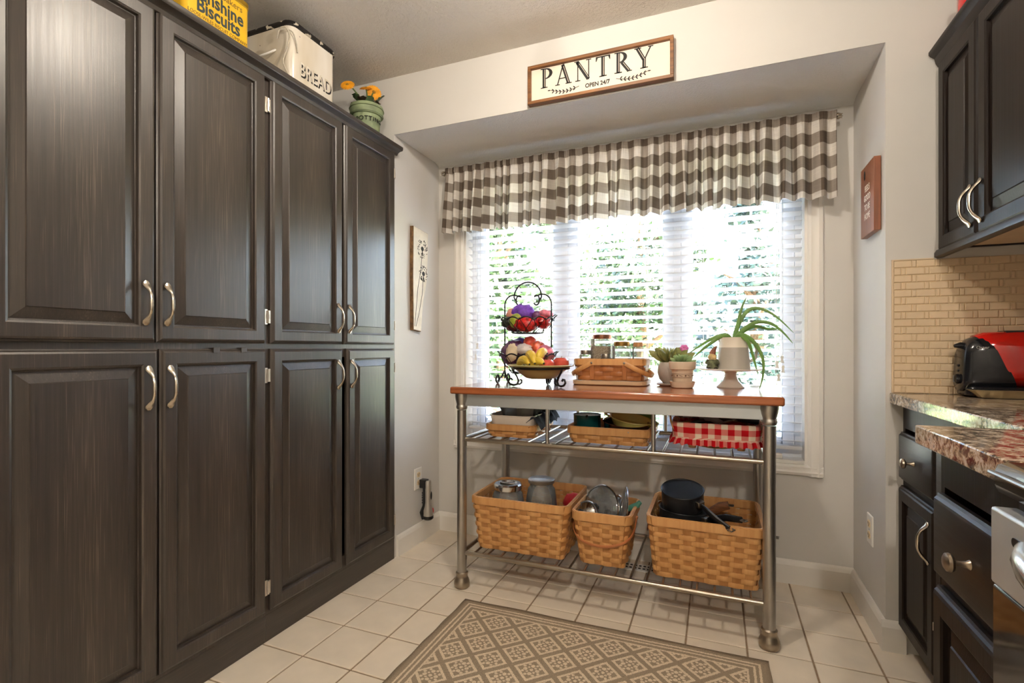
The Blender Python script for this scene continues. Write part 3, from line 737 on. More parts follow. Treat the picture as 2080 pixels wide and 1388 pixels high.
# --- backsplash
M_bs = plain('cream_backsplash_tile', C(214, 192, 160), .4, 0, .025, 20)
M_bsg = plain('cream_backsplash_grout', C(226, 206, 172), .8, 0, .03, 60)
BX, BZ0, BZ1 = XB + .022, .9205, 1.389
bs = struct(MB().box(BX, XR, YF - .003, YF, BZ0, BZ1).build('wall_backsplash', M_bsg, smooth=False))
struct(MB().box(BX - .005, BX, YF - .0065, YF, BZ0, BZ1 + .004).box(BX, .70, YF - .0065, YF, BZ1, BZ1 + .004).build('trim_backsplash', M_bs, bs, smooth=False))
def tmesh_(w_, h_):
    m = MB().rings(w_, h_, [(0, 0), (0, .0018), (.0016, .0036)]).mesh('wall_tile', False); m.materials.append(M_bs); return m
TL, TS_, TC = tmesh_(.0515, .0238), tmesh_(.0112, .0238), tmesh_(.021, .0238)
rest = MB(); rows = 18; rp = (BZ1 - BZ0) / rows
for j in range(rows):
    x = BX + .0012; z = BZ0 + rp * j + .0012
    seq = [(TC, .021), (TS_, .0112)] if j % 2 == 0 else [(TL, .0515), (TS_, .0112)]
    k = 0
    while x < XR - .055:
        m_, wd = seq[k] if k < len(seq) else ((TL, .0515) if (k % 2 == 0) else (TS_, .0112))
        if x < .965: mo('wall_tile', m_, bs, (x, YF - .003, z))
        else: rest.box(x, x + wd, YF - .0066, YF - .003, z, z + .0238)
        x += wd + .0021; k += 1
o = rest.build('wall_tile_field', M_bs, bs, smooth=False); o['kind'] = 'stuff'
# --- granite counters
gm = Mat('speckled_granite', (.5, .5, .5, 1), .09, 0, .6); c = gm.coord('Object')
vo_ = gm.node('ShaderNodeTexVoronoi'); gm.lk(c, vo_.inputs['Vector']); vo_.inputs['Scale'].default_value = 120
k = gm.noise(c, 75, 4, .7, .6); k2 = gm.noise(c, 24, 3, .6, .5)
col = gm.ramp(k * .62 + k2 * .38, [(.36, C(28, 24, 22)), (.44, C(86, 70, 58)), (.5, C(172, 148, 122)), (.57, C(216, 204, 188)), (.66, C(112, 106, 102))])
gm.set('Base Color', col); M_gran = gm.m
c1 = MB().box(.573, XR, 1.291, YF - .004, .882, .92).build('granite_counter', M_gran, bevel=.003); tag(c1, 'speckled granite counter under the toaster', 'counter')
c2 = MB().box(.383, XR, .925, 1.29, .882, .92).build('granite_counter', M_gran, bevel=.003); tag(c2, 'protruding speckled granite counter beside the range', 'counter')
# --- base cabinets
def knob(p, x, z):
    m = MB().lathe([(.0085, 0), (.006, .004), (.0045, .012), (.005, .02), (.0145, .024), (.0165, .028), (.0155, .033), (.011, .036), (0, .037)], 20)
    m.xf(Matrix.Rotation(pi / 2, 4, 'X')); return m.build('knob', M_bronze, p, (x, -.02, z))
def drawer(p, x, z, w_, h_, mat):
    d = MB().rings(w_, h_, [(0, 0), (0, .009), (.005, .012), (.009, .018), (.014, .02)]).build('drawer', mat, p, (x, 0, z), auto=25)
    knob(d, w_ / 2, h_ / 2); return d
def base_cab(label, loc, w_, D, units, mv, mh):
    t = thing('base_cabinet', label, 'cabinet', loc, -pi / 2)
    b = MB().box(0, .018, 0, D, .1, .8815).box(w_ - .018, w_, 0, D, .1, .8815).box(.018, w_ - .018, .02, D, .1, .12).box(.018, w_ - .018, D - .01, D, .12, .8815).box(.018, w_ - .018, 0, .02, .8, .8815).box(.018, w_ - .018, 0, .02, .6, .64).box(.018, w_ - .018, 0, .02, .1, .14)
    b.build('carcass', mv, t, smooth=False)
    MB().box(0, w_, .06, .075, 0, .1).build('toe_kick', mv, t, smooth=False)
    for a, c_, side in units:
        drawer(t, a, .622, c_ - a, .165, mh)
        px = (c_ - a) - .03 if side > 0 else .02
        door(t, a, .105, c_ - a, .495, mv, mv, (px, .495 - .17), hinges=[(.0 if side > 0 else (c_ - a) + .002, q) for q in (.06, .38)], stile=.05)
    return t
base_cab('black base cabinet under the granite counter with the toaster', (.61, 2.165, 0), .87, XR - .61 - .002, [(.012, .325, 1), (.335, .85, 1)], M_dark, M_darkh)
base_cab('protruding black base cabinet with round drawer knob beside the range', (.426, 1.286, 0), .36, XR - .426 - .002, [(.01, .35, 1)], M_dark, M_darkh)
# --- range
rg = thing('range_cooker', 'stainless steel and black glass range with curved oven handle', 'range', (.39, .92, 0), -pi / 2)
M_range = plain('stainless_panel', C(196, 196, 194), .45, .6, .03, 12)
M_blk = plain('black_glass', C(10, 10, 14), .06, 0, .1, 6, coat=.5)
MB().box(.002, .758, 0, .66, .03, .875).build('body', M_black, rg, bevel=.004)
MB().box(0, .76, -.03, .66, .876, .922).build('cooktop', M_blk, rg, bevel=.014)
MB().tube([(.004, -.031, .905), (.756, -.031, .905)], .0035, 8).build('cooktop_trim', M_steel, rg)
MB().box(.006, .756, -.032, -.001, .752, .858).build('oven_door_panel', M_range, rg, bevel=.004)
for x in (.06, .26, .46): MB().prism([(x + .09 + p, .828 + q) for p, q in rrect(.17, .012, .006, 4)], -.0335, -.031, 'y').build('vent_slot', M_black, rg)
MB().box(.006, .756, -.030, -.001, .245, .75).build('oven_door', M_blk, rg, bevel=.004)
MB().box(.09, .67, -.0312, -.029, .36, .66).build('oven_window', M_blk, rg, bevel=.003)
MB().box(.006, .756, -.028, -.001, .05, .238).build('storage_drawer', M_blk, rg, bevel=.004)
MB().tube([(.006, -.031, .243), (.756, -.031, .243)], .003, 6).build('door_trim', M_steel, rg)
hp = []
for k in range(17):
    t_ = k / 16; hp.append((.085 + .59 * t_, -.03 - .042 * (1 - (2 * t_ - 1) ** 4), .822 - .006 * sin(pi * t_)))
MB().tube(hp, [.015 if 0 < k < 16 else .013 for k in range(17)], 12, flat=.7).build('oven_handle', plain('polished_steel', C(205, 203, 198), .18, 1, .02, 10), rg)
# --- toaster on a tray
ty = thing('serving_tray', 'pale metal tray under the red toaster', 'tray', (.985, 2.098, .9205))
M_tray = plain('champagne_tray', C(196, 182, 148), .3, .75, .05, 15)
loft([rsec(.40, .11, .012, .0005, 2), rsec(.405, .115, .012, .004, 2), rsec(.464, .146, .02, .027, 2), rsec(.47, .15, .02, .026, 2), rsec(.415, .118, .012, .0015, 2)], True, True).build('tray_body', M_tray, ty, auto=20)
to = thing('toaster', 'glossy red long-slot toaster with black end and lever', 'toaster', (.985, 2.108, .926))
def ysec(x, hw, z0, z1, r, sh=0, n=5):
    h = z1 - z0
    return [(x + sh * (1 - (q + h / 2) / h), p, z0 + h / 2 + q) for p, q in rrect(2 * hw, h, r, n)]
red = [ysec(-.205, .052, .03, .195, .05, .075), ysec(-.185, .060, .028, .205, .055, .07), ysec(-.10, .063, .026, .208, .055, .03), ysec(.06, .063, .026, .208, .055, 0), ysec(.13, .060, .028, .204, .055, -.02), ysec(.155, .054, .03, .195, .05, -.03)]
loft(red).build('shell', M_red, to, auto=40)
M_tb = plain('gloss_black_plastic', C(20, 22, 27), .16, 0, .06, 10)
blk = [ysec(-.238, .036, .02, .15, .03, -.006), ysec(-.232, .044, .012, .165, .035, -.008), ysec(-.218, .053, .01, .184, .045, .0), ysec(-.195, .0585, .01, .194, .05, .055), ysec(-.175, .0595, .01, .196, .05, .07)]
loft(blk).build('end_cap', M_tb, to, auto=40)
loft([ysec(.14, .058, .012, .196, .05), ysec(.19, .05, .012, .18, .045), ysec(.21, .038, .014, .15, .03)]).build('end_cap', M_tb, to, auto=40)
MB().prism(rrect(.45, .112, .03), .0, .03, 'z').build('base', M_tb, to, (-.01, 0, 0), bevel=.006)
MB().box(-.13, .13, -.028, -.014, .2, .2092).box(-.13, .13, .014, .028, .2, .2092).build('bread_slot', M_black, to)
MB().tube([(-.222, -.012, .158), (-.242, -.014, .163), (-.258, -.015, .16)], [.012, .010, .005], 10, flat=.6).build('lever', M_tb, to)
kb = MB().lathe([(.014, 0), (.0165, .006), (.015, .014), (.008, .017), (0, .0175)], 16); kb.xf(Matrix.Rotation(-pi / 2, 4, 'Y'))
kn = kb.build('browning_knob', M_tb, to, (-.24, -.012, .052)); MB().box(-.0195, -.016, -.002, .002, -.011, .011).build('knob_marker', M_steel, kn)
text('Oster', .013, M_steel, to, (-.2, -.0585, .155), (pi / 2, 0, -.2), extrude=.0004)
for i, z in enumerate((.075, .092)): MB().box(-.244, -.238, -.004, .008, z, z + .008).build('button', M_tb, to, bevel=.002)
# ================================================================ TABLE
TX0, TX1, TY0, TY1, TZ = -1.102, .222, 1.985, 2.585, .907
M_top = woodmat('red_brown_tabletop', C(128, 66, 36), C(178, 104, 62), .16, 'x', .5, 40, .6, .05)
M_leg = plain('satin_grey_metal', C(186, 182, 176), .38, 1.0, .04, 12)
tbl = thing('kitchen_island_table', 'wood-topped metal kitchen island with two wire shelves before the window', 'table', (0, 0, 0))
MB().box(TX0, TX1, TY0, TY1, TZ - .032, TZ).build('tabletop', M_top, tbl, bevel=.007)
LX0, LX1, LY0, LY1 = -1.066, .177, 2.034, 2.545
M_apron = plain('brushed_apron', C(160, 164, 166), .36, 1.0, .05, 9)
am = Mat('brushed_apron_long', C(200, 206, 210), .5, .85); am.bump(am.noise(am.coord('Object', (3, 200, 400)), 1, 3), .12, .001)
for q in ((LX0 + .02, LX1 - .02, LY0 - .008, LY0 + .008), (LX0 + .02, LX1 - .02, LY1 - .008, LY1 + .008), (LX0 - .008, LX0 + .008, LY0 + .02, LY1 - .02), (LX1 - .008, LX1 + .008, LY0 + .02, LY1 - .02)):
    MB().box(*q, .82, .8745).build('apron', am.m, tbl, bevel=.002)
legp = MB().lathe([(.0215, .045), (.0215, .80)], 24).mesh('leg'); legp.materials.append(M_leg)
capp = MB().lathe([(.0215, .0), (.025, .004), (.0265, .012), (.024, .018), (.0235, .024), (.028, .04), (.031, .056), (.031, .07), (.0, .0705)], 24).mesh('leg_cap'); capp.materials.append(M_leg)
M_foot = plain('champagne_foot', C(172, 160, 144), .36, 1.0, .05, 12)
footp = MB().lathe([(0, 0), (.029, 0), (.034, .006), (.036, .018), (.034, .032), (.0275, .046), (.0255, .054), (.0275, .06), (.0275, .068), (.022, .072), (.0215, .072)], 28).mesh('foot'); footp.materials.append(M_foot)
for x in (LX0, LX1):
    for y in (LY0, LY1):
        l = mo('leg', legp, tbl, (x, y, 0)); mo('leg_cap', capp, l, (0, 0, .8035)); mo('foot', footp, l)
M_rail = plain('champagne_rail', C(170, 160, 146), .28, 1.0, .04, 14)
bar = MB().tube([(0, LY0, 0), (0, LY1, 0)], .005, 8).mesh('shelf_bar'); bar.materials.append(M_rail)
for zz in (.668, .156):
    for y in (LY0, LY1): MB().tube([(LX0 + .015, y, zz), (LX1 - .015, y, zz)], .0095, 12).build('shelf_rail', M_rail, tbl)
    for x in (LX0, LX1): MB().tube([(x, LY0 + .015, zz), (x, LY1 - .015, zz)], .0095, 12).build('shelf_rail', M_rail, tbl)
    for k in range(19): mo('shelf_bar', bar, tbl, (LX0 + .0625 * (k + .96), 0, zz + .004))
    for x, y in ((LX0 + .018, LY0), (LX1 - .018, LY0)): MB().box(-.004, .004, -.006, .006, -.03, 0).build('bracket', M_rail, tbl, (x, y, zz))
for x in (-.661, -.227):
    for y in (LY0, LY1): MB().tube([(x, y, .676), (x, y, .822)], .0085, 12).build('divider_post', M_leg, tbl)
SH_M, SH_B = .6775, .1655          # tops of the shelf bars

# ================================================================ WOVEN BASKETS
def weave_mat(name, a, b): return woodmat(name, a, b, .42, 'z', .15, 18, .4, .08, (.3, .7))
M_hon = weave_mat('honey_ash_weave', C(190, 132, 74), C(224, 172, 112))
M_honr = weave_mat('honey_ash_rim', C(192, 134, 78), C(226, 176, 116))
M_stk = weave_mat('honey_ash_stake', C(168, 110, 58), C(204, 150, 92))
M_rus = weave_mat('russet_ash', C(134, 78, 36), C(188, 122, 68))
def perim(w_, d_, r_, s):
    """point and outward normal at arc fraction s of a rounded rectangle"""
    a, b = w_ - 2 * r_, d_ - 2 * r_; q = pi * r_ / 2; L = 2 * (a + b) + 4 * q; t = (s % 1) * L
    for (px, py, dx, dy, ln, cx, cy, a0) in ((-a/2, -d_/2, 1, 0, a, a/2, -b/2, -pi/2), (w_/2, -b/2, 0, 1, b, a/2, b/2, 0), (a/2, d_/2, -1, 0, a, -a/2, b/2, pi/2), (-w_/2, b/2, 0, -1, b, -a/2, -b/2, pi)):
        if t < ln: return (px + dx * t, py + dy * t, dy, -dx)
        t -= ln
        if t < q:
            an = a0 + t / r_; return (cx + r_ * cos(an), cy + r_ * sin(an), cos(an), sin(an))
        t -= q
    return (-a/2, -d_/2, 0, -1)
def ringband(w_, d_, r_, z0, z1, off, th, n=56, taper=0):
    m = MB(); vs = []; fs = []
    for k in range(n):
        x, y, nx, ny = perim(w_, d_, r_, k / n)
        for o_, z in ((off, z0), (off + th, z0), (off + th + taper, z1), (off + taper, z1)): vs.append((x + nx * o_, y + ny * o_, z))
    for k in range(n):
        k2 = (k + 1) % n
        for i in range(4): fs.append((k*4+i, k2*4+i, k2*4+(i+1) % 4, k*4+(i+1) % 4))
    return m.add(vs, fs)
def basket(label, loc, top, bot, h, rows, ns, rimh=.03, rz=0, mats=None, grp='woven baskets on the island shelves', rr=.03, bottom=True):
    mw, mr, ms = mats or (M_hon, M_honr, M_stk)
    t = thing('woven_basket', label, 'basket', loc, rz, grp)
    (wt, dt), (wb, db) = top, bot
    at = lambda f: (wb + (wt - wb) * f, db + (dt - db) * f, rr * (.75 + .25 * f))
    if bottom:
        MB().prism(rrect(wb - .008, db - .008, rr * .7, 5), .001, .007, 'z').build('basket_floor', ms, t)
    pit = (h - rimh * .6) / rows
    for r in range(rows):
        z0 = pit * r + .001; f = (z0 + pit / 2) / h; w_, d_, q = at(f); vs = []; fs = []; N = ns * 6; A = .0042
        for k in range(N):
            s = k / N; x, y, nx, ny = perim(w_, d_, q, s)
            o_ = A * sin(pi * ns * s + (pi if r % 2 else 0) + .0)
            bz = .0012 * max(0, o_ / A)
            for e, z in ((o_ - .0008, z0 + pit * .03), (o_ + .0008 - .0004, z0 + pit * .03), (o_ + .0022 + bz, z0 + pit * .5), (o_ + .0004, z0 + pit * .97), (o_ - .0008, z0 + pit * .97)):
                vs.append((x + nx * e, y + ny * e, z))
        for k in range(N):
            k2 = (k + 1) % N
            for i in range(5): fs.append((k*5+i, k2*5+i, k2*5+(i+1) % 5, k*5+(i+1) % 5))
        MB().add(vs, fs).build('weaver', mw, t, auto=60)
    wm = (2 * (wt + dt)) / ns * .62
    smesh = None
    for k in range(ns):
        s = (k + .5) / ns; p0 = perim(*at(0), s); p1 = perim(*at(1), s)
        b0 = Vector((p0[0], p0[1], .002)); b1 = Vector((p1[0], p1[1], h)); n_ = Vector((p0[2], p0[3], 0)); tg = Vector((-n_.y, n_.x, 0)) * (wm / 2)
        e = n_ * .0009
        MB().add([b0 - tg - e, b0 + tg - e, b0 + tg + e, b0 - tg + e, b1 - tg - e, b1 + tg - e, b1 + tg + e, b1 - tg + e],
                 [(0,3,2,1),(4,5,6,7),(0,1,5,4),(1,2,6,5),(2,3,7,6),(3,0,4,7)]).build('stake', ms, t, smooth=False)
    w_, d_, q = at(1 - rimh / h / 2)
    ringband(w_, d_, q, h - rimh, h, .0042, .0036).build('rim_band', mr, t, auto=50)
    ringband(w_, d_, q, h - rimh, h, -.0075, .0036).build('inner_rim_band', mr, t, auto=50)
    ringband(w_, d_, q, h - rimh * .36, h + .003, -.0038, .0078).build('rim_cap', mr, t, auto=50)
    return t
BLc = (-.815, 2.262, SH_B); bL = basket('large woven basket holding two lidded glass jars', BLc, (.455, .37), (.40, .33), .235, 11, 32)
BMc = (-.447, 2.225, SH_B); bM = basket('tapered woven basket with a drop handle holding glass pan lids', BMc, (.245, .28), (.182, .23), .222, 10, 22, .034)
BRc = (-.045, 2.265, SH_B); bR = basket('large woven basket full of black saucepans', BRc, (.425, .375), (.375, .33), .24, 11, 32)
M_strap = plain('russet_leather', C(128, 66, 34), .5, 0, .08, 30)
def strap(p, pts, w_, th, name='handle', mat=None):
    MB().tube(pts, w_ / 2, 4, flat=th / w_, up=None).build(name, mat or M_strap, p)
# drop handle of the middle basket: a bent hoop hanging over the front
hp = []
for k in range(25):
    a = pi * k / 24; x = -.132 * cos(a); f = sin(a) ** .55
    hp.append((x, -.02 - .148 * f, .186 - .086 * f))
MB().tube(hp, .0085, 8, flat=.3, up=(0, -.5, 1)).build('drop_handle', plain('bent_ash_handle', C(206, 132, 84), .4, 0, .05, 20), bM)
for sx in (-1, 1): MB().tube([(sx * .127, -.02, .19), (sx * .137, -.02, .19)], .006, 8).build('handle_pin', M_rus, bM)
for p, hw in ((bR, .2125), (bL, .2275)):
    for sx in (-1, 1):
        MB().tube([(sx * (hw + .004), -.055, .215), (sx * (hw + .012), -.05, .15), (sx * (hw + .02), 0, .125), (sx * (hw + .012), .05, .15), (sx * (hw + .004), .055, .215)], .009, 6, flat=.3, up=(0, 0, 1)).build('leather_handle', M_strap, p)
        for yy in (-.055, .055): MB().blob((sx * (hw + .008), yy, .213), .004, .006, .006, 8, 6).build('rivet', M_iron, p)

# ---- glass jars in the left basket
def jar(label, loc, R, h, lid, flat=False, knobbed=False):
    t = thing('glass_jar', label, 'jar', loc)
    n = R * .74
    MB().lathe([(0, .004), (R * .9, .004), (R, .012), (R, h * .62), (R * .97, h * .74), (n + .01, h * .88), (n, h * .92), (n, h), (n - .003, h), (n - .003, h * .92), (R - .006, h * .72), (R - .005, .014), (0, .009)], 28).build('glass_body', M_jar, t)
    if lid == 'steel':
        l = MB().lathe([(n + .004, h - .016), (n + .008, h - .014), (n + .008, h + .006), (n + .002, h + .012), (n - .012, h + .012), (n - .016, h + .006), (0, h + .006)], 28).build('lid', M_chrome, t)
        MB().box(-n * .7, n * .7, -.008, .008, h + .006, h + .015).build('lid_grip', M_chrome, l, bevel=.004)
    else:
        MB().lathe([(n + .003, h - .008), (n + .007, h - .006), (n + .009, h + .008), (n + .004, h + .011), (0, h + .011)], 28).build('lid', lid, t)
    return t
M_chrome = plain('chrome_lid', C(205, 205, 205), .12, 1.0, .03, 12)
M_zinc = plain('zinc_lid', C(158, 150, 140), .35, .9, .08, 14)
jz = SH_B + .008
j1 = jar('squat glass jar with chrome lid in the large basket', (-.905, 2.19, jz), .078, .262, 'steel')
MB().box(-.05, -.008, -.0792, -.0775, .165, .182).build('paper_label', M_white, j1)
MB().lathe([(0, 0), (.066, 0), (.066, .05), (0, .055)], 20, (0, 0, .014)).build('jar_contents', plain('dark_contents', C(96, 88, 92), .8, 0, .3, 60), j1)
j2 = jar('tall ribbed glass jar with flat zinc lid in the large basket', (-.752, 2.225, jz), .072, .29, M_zinc)
for k in range(28):
    a = 2 * pi * k / 28
    MB().tube([(.0725 * cos(a), .0725 * sin(a), .02), (.0725 * cos(a), .0725 * sin(a), .17)], .0022, 4).build('rib', M_jar, j2)
rb = MB().blob((0, 0, .05), .05, .05, .05, 16, 10, .2, 2, 4).build('red_pouch', plain('red_foil', C(196, 28, 40), .4)); rb.location = (-.635, 2.36, jz + .11); tag(rb, 'red foil pouch tucked behind the jars in the basket', 'pouch')
MB().prism(rrect(.09, .05, .01), 0, .115, 'z').build('pouch_base', plain('grey_box_card', C(190, 188, 186), .7), rb, (0, 0, -.11))

# ---- pan lids in the middle basket
M_lidg = thinglass('smoked_lid_glass', (.84, .86, .88, 1), 2.6, .12)
M_teal = plain('teal_silicone', C(86, 150, 128), .5, 0, .05, 20)
def panlid(label, loc, R, tilt, yaw, knobm, glass=True):
    t = thing('pan_lid', label, 'pan lid', loc, 0, 'pan lids standing in the basket'); t.rotation_euler = (tilt, 0, yaw)
    MB().lathe([(R - .004, -.002), (R, 0), (R + .002, .003), (R, .006), (R - .005, .006), (R - .006, .001), (R - .004, -.002)], 36).build('steel_rim', M_chrome, t)
    MB().lathe([(R - .005, .003), (R * .85, .012), (R * .55, .022), (R * .2, .028), (0, .029)], 36).build('dome', M_lidg if glass else M_chrome, t)
    MB().lathe([(.009, .027), (.007, .036), (.014, .042), (.018, .048), (.015, .054), (0, .056)], 18).build('lid_knob', knobm, t)
    return t
R90 = pi / 2
panlid('chrome pan lid facing the front of the basket', (-.53, 2.175, .345), .062, R90 - .45, -.35, M_black, False)
panlid('large glass pan lid leaning in the basket', (-.472, 2.23, .37), .098, R90 - .25, -.5, M_black)
panlid('glass pan lid with broad steel rim in the basket', (-.405, 2.235, .345), .085, R90 - .2, -.95, M_black)
panlid('glass pan lid standing on edge beside the teal grip', (-.365, 2.225, .375), .1, R90 - .08, -1.35, M_teal)
panlid('dark pan lid at the rear of the basket', (-.52, 2.29, .34), .07, R90 - .3, -.3, M_black, False)
o = MB().tube([(0, 0, 0), (.02, .004, .008), (.042, .006, .02), (.055, .008, .035)], [.011, .014, .013, .009], 10).build('silicone_grip', M_teal); o.location = (-.362, 2.25, .372); tag(o, 'teal silicone grip sticking out of the basket of lids', 'grip')

# ---- saucepans in the right basket
M_pan = plain('dark_anodised', C(42, 44, 48), .38, .4, .08, 20); M_pin = plain('nonstick_interior', C(18, 18, 19), .5, .1, .2, 60)
def pan(label, loc, R, h, ha, handle_mat, tilt=(0, 0), hl=.15, hr=.012, grp='black pans in the basket', lift=.05):
    t = thing('saucepan', label, 'pan', loc, 0, grp); t.rotation_euler = (tilt[0], tilt[1], 0)
    MB().lathe([(0, 0), (R * .9, 0), (R * .97, .008), (R, .025), (R, h), (R + .003, h + .002), (R + .001, h + .004), (R - .003, h)], 36).build('pan_body', M_pan, t)
    MB().lathe([(R - .003, h), (R - .004, .02), (R * .9, .007), (0, .006)], 36).build('pan_interior', M_pin, t)
    c_, s_ = cos(ha), sin(ha)
    b0 = Vector((R * c_, R * s_, h * .72)); d = Vector((c_, s_, 0))
    MB().box(-.002, .02, -.016, .016, -.012, .012).build('handle_bracket', M_steel, t, b0, (0, 0, ha), bevel=.003)
    p = [b0 + d * .012, b0 + d * .04 + Vector((0, 0, lift * .3)), b0 + d * (.04 + hl * .5) + Vector((0, 0, lift * .8)), b0 + d * (.04 + hl) + Vector((0, 0, lift))]
    hd = MB().tube(p, [hr * .7, hr, hr * 1.15, hr], 10, flat=.65, up=(0, 0, 1)).build('pan_handle', handle_mat, t)
    e = p[-1]
    MB().tube([e + d * .0 + Vector((-s_ * .009, c_ * .009, 0)), e + d * .018 + Vector((-s_ * .009, c_ * .009, 0)), e + d * .018 - Vector((-s_ * .009, c_ * .009, 0)), e - Vector((-s_ * .009, c_ * .009, 0))], .003, 6, closed=True).build('hanging_loop', M_steel, hd)
    return t
pan('wide black frying pan at the bottom of the basket', (-.105, 2.25, .275), .125, .06, -.18, M_black, lift=.03)
pan('dark saucepan in the middle of the pan stack', (-.128, 2.235, .347), .098, .06, -.62, M_black, (0.0, .03), .125)
pan('small dark saucepan on top of the pan stack', (-.13, 2.225, .412), .083, .085, -.72, M_black, (.25, .0), .11, lift=-.035)
M_walnut = woodmat('walnut_handle', C(82, 48, 28), C(150, 96, 60), .5, 'x', 0, 60)
pan('small milk pan with a turned walnut handle behind the pan stack', (-.125, 2.33, .315), .07, .075, -.12, M_walnut, (0, 0), .065, .017, lift=.05)

# ---- upper shelf baskets
SB = (-.858, 2.235, SH_M)
b4 = basket('shallow woven basket holding a white baking dish', SB, (.235, .30), (.205, .27), .056, 3, 18, .024, grp='woven baskets on the island shelves')
M_china = plain('white_stoneware', C(226, 216, 206), .25, 0, .02, 10, coat=.3)
bd = thing('baking_dish', 'white rectangular baking dish in the shallow basket', 'dish', (SB[0] + .0, SB[1] - .0, SH_M + .009))
loft([rsec(.18, .24, .03, 0), rsec(.2, .265, .035, .03), rsec(.212, .28, .04, .084), rsec(.222, .29, .042, .086), rsec(.222, .29, .042, .090), rsec(.206, .274, .038, .088), rsec(.192, .255, .035, .03), rsec(.17, .23, .03, .008)], True, True).build('dish_body', M_china, bd, auto=45)
gd = thing('glass_dish', 'clear glass baking dish nested in the white one', 'dish', (SB[0] + .01, SB[1] + .03, SH_M + .019))
loft([rsec(.15, .2, .03, 0), rsec(.165, .215, .03, .08), rsec(.19, .24, .034, .112), rsec(.186, .236, .034, .112), rsec(.16, .21, .03, .08), rsec(.146, .196, .03, .006)], True, True).build('glass_body', M_jar, gd, auto=45)
cm = MB(); vs = []; fs = []; n, mN = 16, 14
for i in range(n + 1):
    for j in range(mN + 1):
        u_, v_ = i / n, j / mN
        x = .075 + .075 * u_; y = -.135 + .275 * v_
        z = .07 + .03 * sin(u_ * 2.2) - .085 * max(0, u_ - .45) + .006 * sin(v_ * 23 + u_ * 5) * (u_ > .3) + .014 * v_
        vs.append((x + .005 * sin(v_ * 19), y, z))
for i in range(n):
    for j in range(mN): fs.append((i*(mN+1)+j, (i+1)*(mN+1)+j, (i+1)*(mN+1)+j+1, i*(mN+1)+j+1))
o = cm.add(vs, fs).build('dish_cloth', plain('navy_cloth', C(44, 50, 62), .85, 0, .2, 60)); o.location = (SB[0], SB[1], SH_M); tag(o, 'navy cloth draped over the edge of the shallow basket', 'cloth')
sm_ = o.modifiers.new('solid', 'SOLIDIFY'); sm_.thickness = .002
M5 = (-.42, 2.235, SH_M)
b5 = basket('long shallow woven basket holding a teal pot and steel pan', M5, (.345, .30), (.31, .27), .068, 3, 24, .028, grp='woven baskets on the island shelves')
tp = thing('teal_pot', 'teal enamel pot with pouring lip in the long basket', 'pot', (M5[0] - .105, M5[1] - .055, SH_M + .009))
M_teale = plain('teal_enamel', C(16, 66, 68), .2, 0, .08, 8, coat=.5)
MB().lathe([(0, 0), (.05, 0), (.058, .008), (.06, .1), (.062, .103), (.058, .103), (.056, .012), (0, .008)], 32).build('pot_body', M_teale, tp)
MB().tube([(.01, -.057, .098), (.012, -.066, .103), (.014, -.057, .103)], .004, 6).build('pouring_lip', M_teale, tp)
M_purp = plain('dusky_interior', C(92, 82, 98), .5, 0, .3, 70)
MB().lathe([(.0575, .1), (.054, .075), (0, .072)], 24).build('pot_interior', M_purp, tp)
sp_ = thing('steel_pan', 'shallow stainless pan with loop handle in the long basket', 'pan', (M5[0] + .058, M5[1] - .03, SH_M + .028)); sp_.rotation_euler = (radians(6), radians(4), 0)
MB().lathe([(0, 0), (.08, 0), (.092, .01), (.096, .055), (.1, .058), (.097, .06), (.092, .055), (.086, .012), (0, .006)], 36).build('pan_body', plain('polished_pan', C(190, 188, 184), .16, 1, .04, 30), sp_)
MB().tube([(.02, -.094, .04), (.028, -.118, .045), (.06, -.108, .045), (.066, -.075, .04)], .0045, 8).build('loop_handle', M_steel, sp_)
yd = thing('yellow_gratin_dish', 'pale yellow oval dish resting in the steel pan', 'dish', (M5[0] + .075, M5[1] - .02, SH_M + .062)); yd.rotation_euler = (radians(8), radians(9), radians(-6))
M_yel = plain('butter_yellow_ceramic', C(222, 204, 116), .22, 0, .04, 10, coat=.3)
MB().lathe([(0, 0), (.06, 0), (.07, .006), (.082, .034), (.088, .036), (.086, .04), (.08, .037), (.066, .01), (0, .006)], 36, sx=1.08, sy=.8).build('dish_body', M_yel, yd)
for s_ in (-1, 1): MB().tube([(s_ * .088, -.022, .035), (s_ * .112, -.014, .037), (s_ * .112, .014, .037), (s_ * .088, .022, .035)], .005, 8).build('dish_handle', M_yel, yd)
gb = MB().prism(rrect(.19, .128, .014), -.004, .004, 'z').build('cutting_board', plain('green_plastic', C(98, 140, 40), .4, 0, .04, 20), bevel=.001); gb.location = (M5[0] + .07, M5[1] + .11, SH_M + .075); gb.rotation_euler = (R90 - .12, 0, 0); tag(gb, 'green plastic cutting board standing in the long basket', 'cutting board')
# gingham-lined basket
G6 = (.0, 2.25, SH_M + .022)
b6 = basket('oval handled basket with a red gingham liner', G6, (.315, .30), (.25, .24), .05, 2, 22, .02, rr=.06, grp='woven baskets on the island shelves')
for x in (-.09, .09):
    for y in (-.08, .08): MB().lathe([(0, -.022), (.014, -.022), (.016, -.012), (.014, .002), (0, .002)], 12, (x, y, 0)).build('bun_foot', M_honr, b6)
MB().tube([(-.172 * cos(a), -.12 - .0 * a, .115 - .125 * sin(a) ** .8) for a in [pi * k / 20 for k in range(21)]], .011, 8, flat=.35, up=(0, 1, 0)).build('hoop_handle', M_honr, b6)
MB().tube([(-.172 * cos(a), .12, .115 - .125 * sin(a) ** .8) for a in [pi * k / 20 for k in range(21)]], .011, 8, flat=.35, up=(0, 1, 0)).build('hoop_handle', M_honr, b6)
gh = Mat('red_gingham', C(190, 20, 30), .9, 0, .1); u, v, _ = gh.xyz('UV')
cnt = ((u / .047).frac().lt(.5) + (v / .046).frac().lt(.5)) * .5
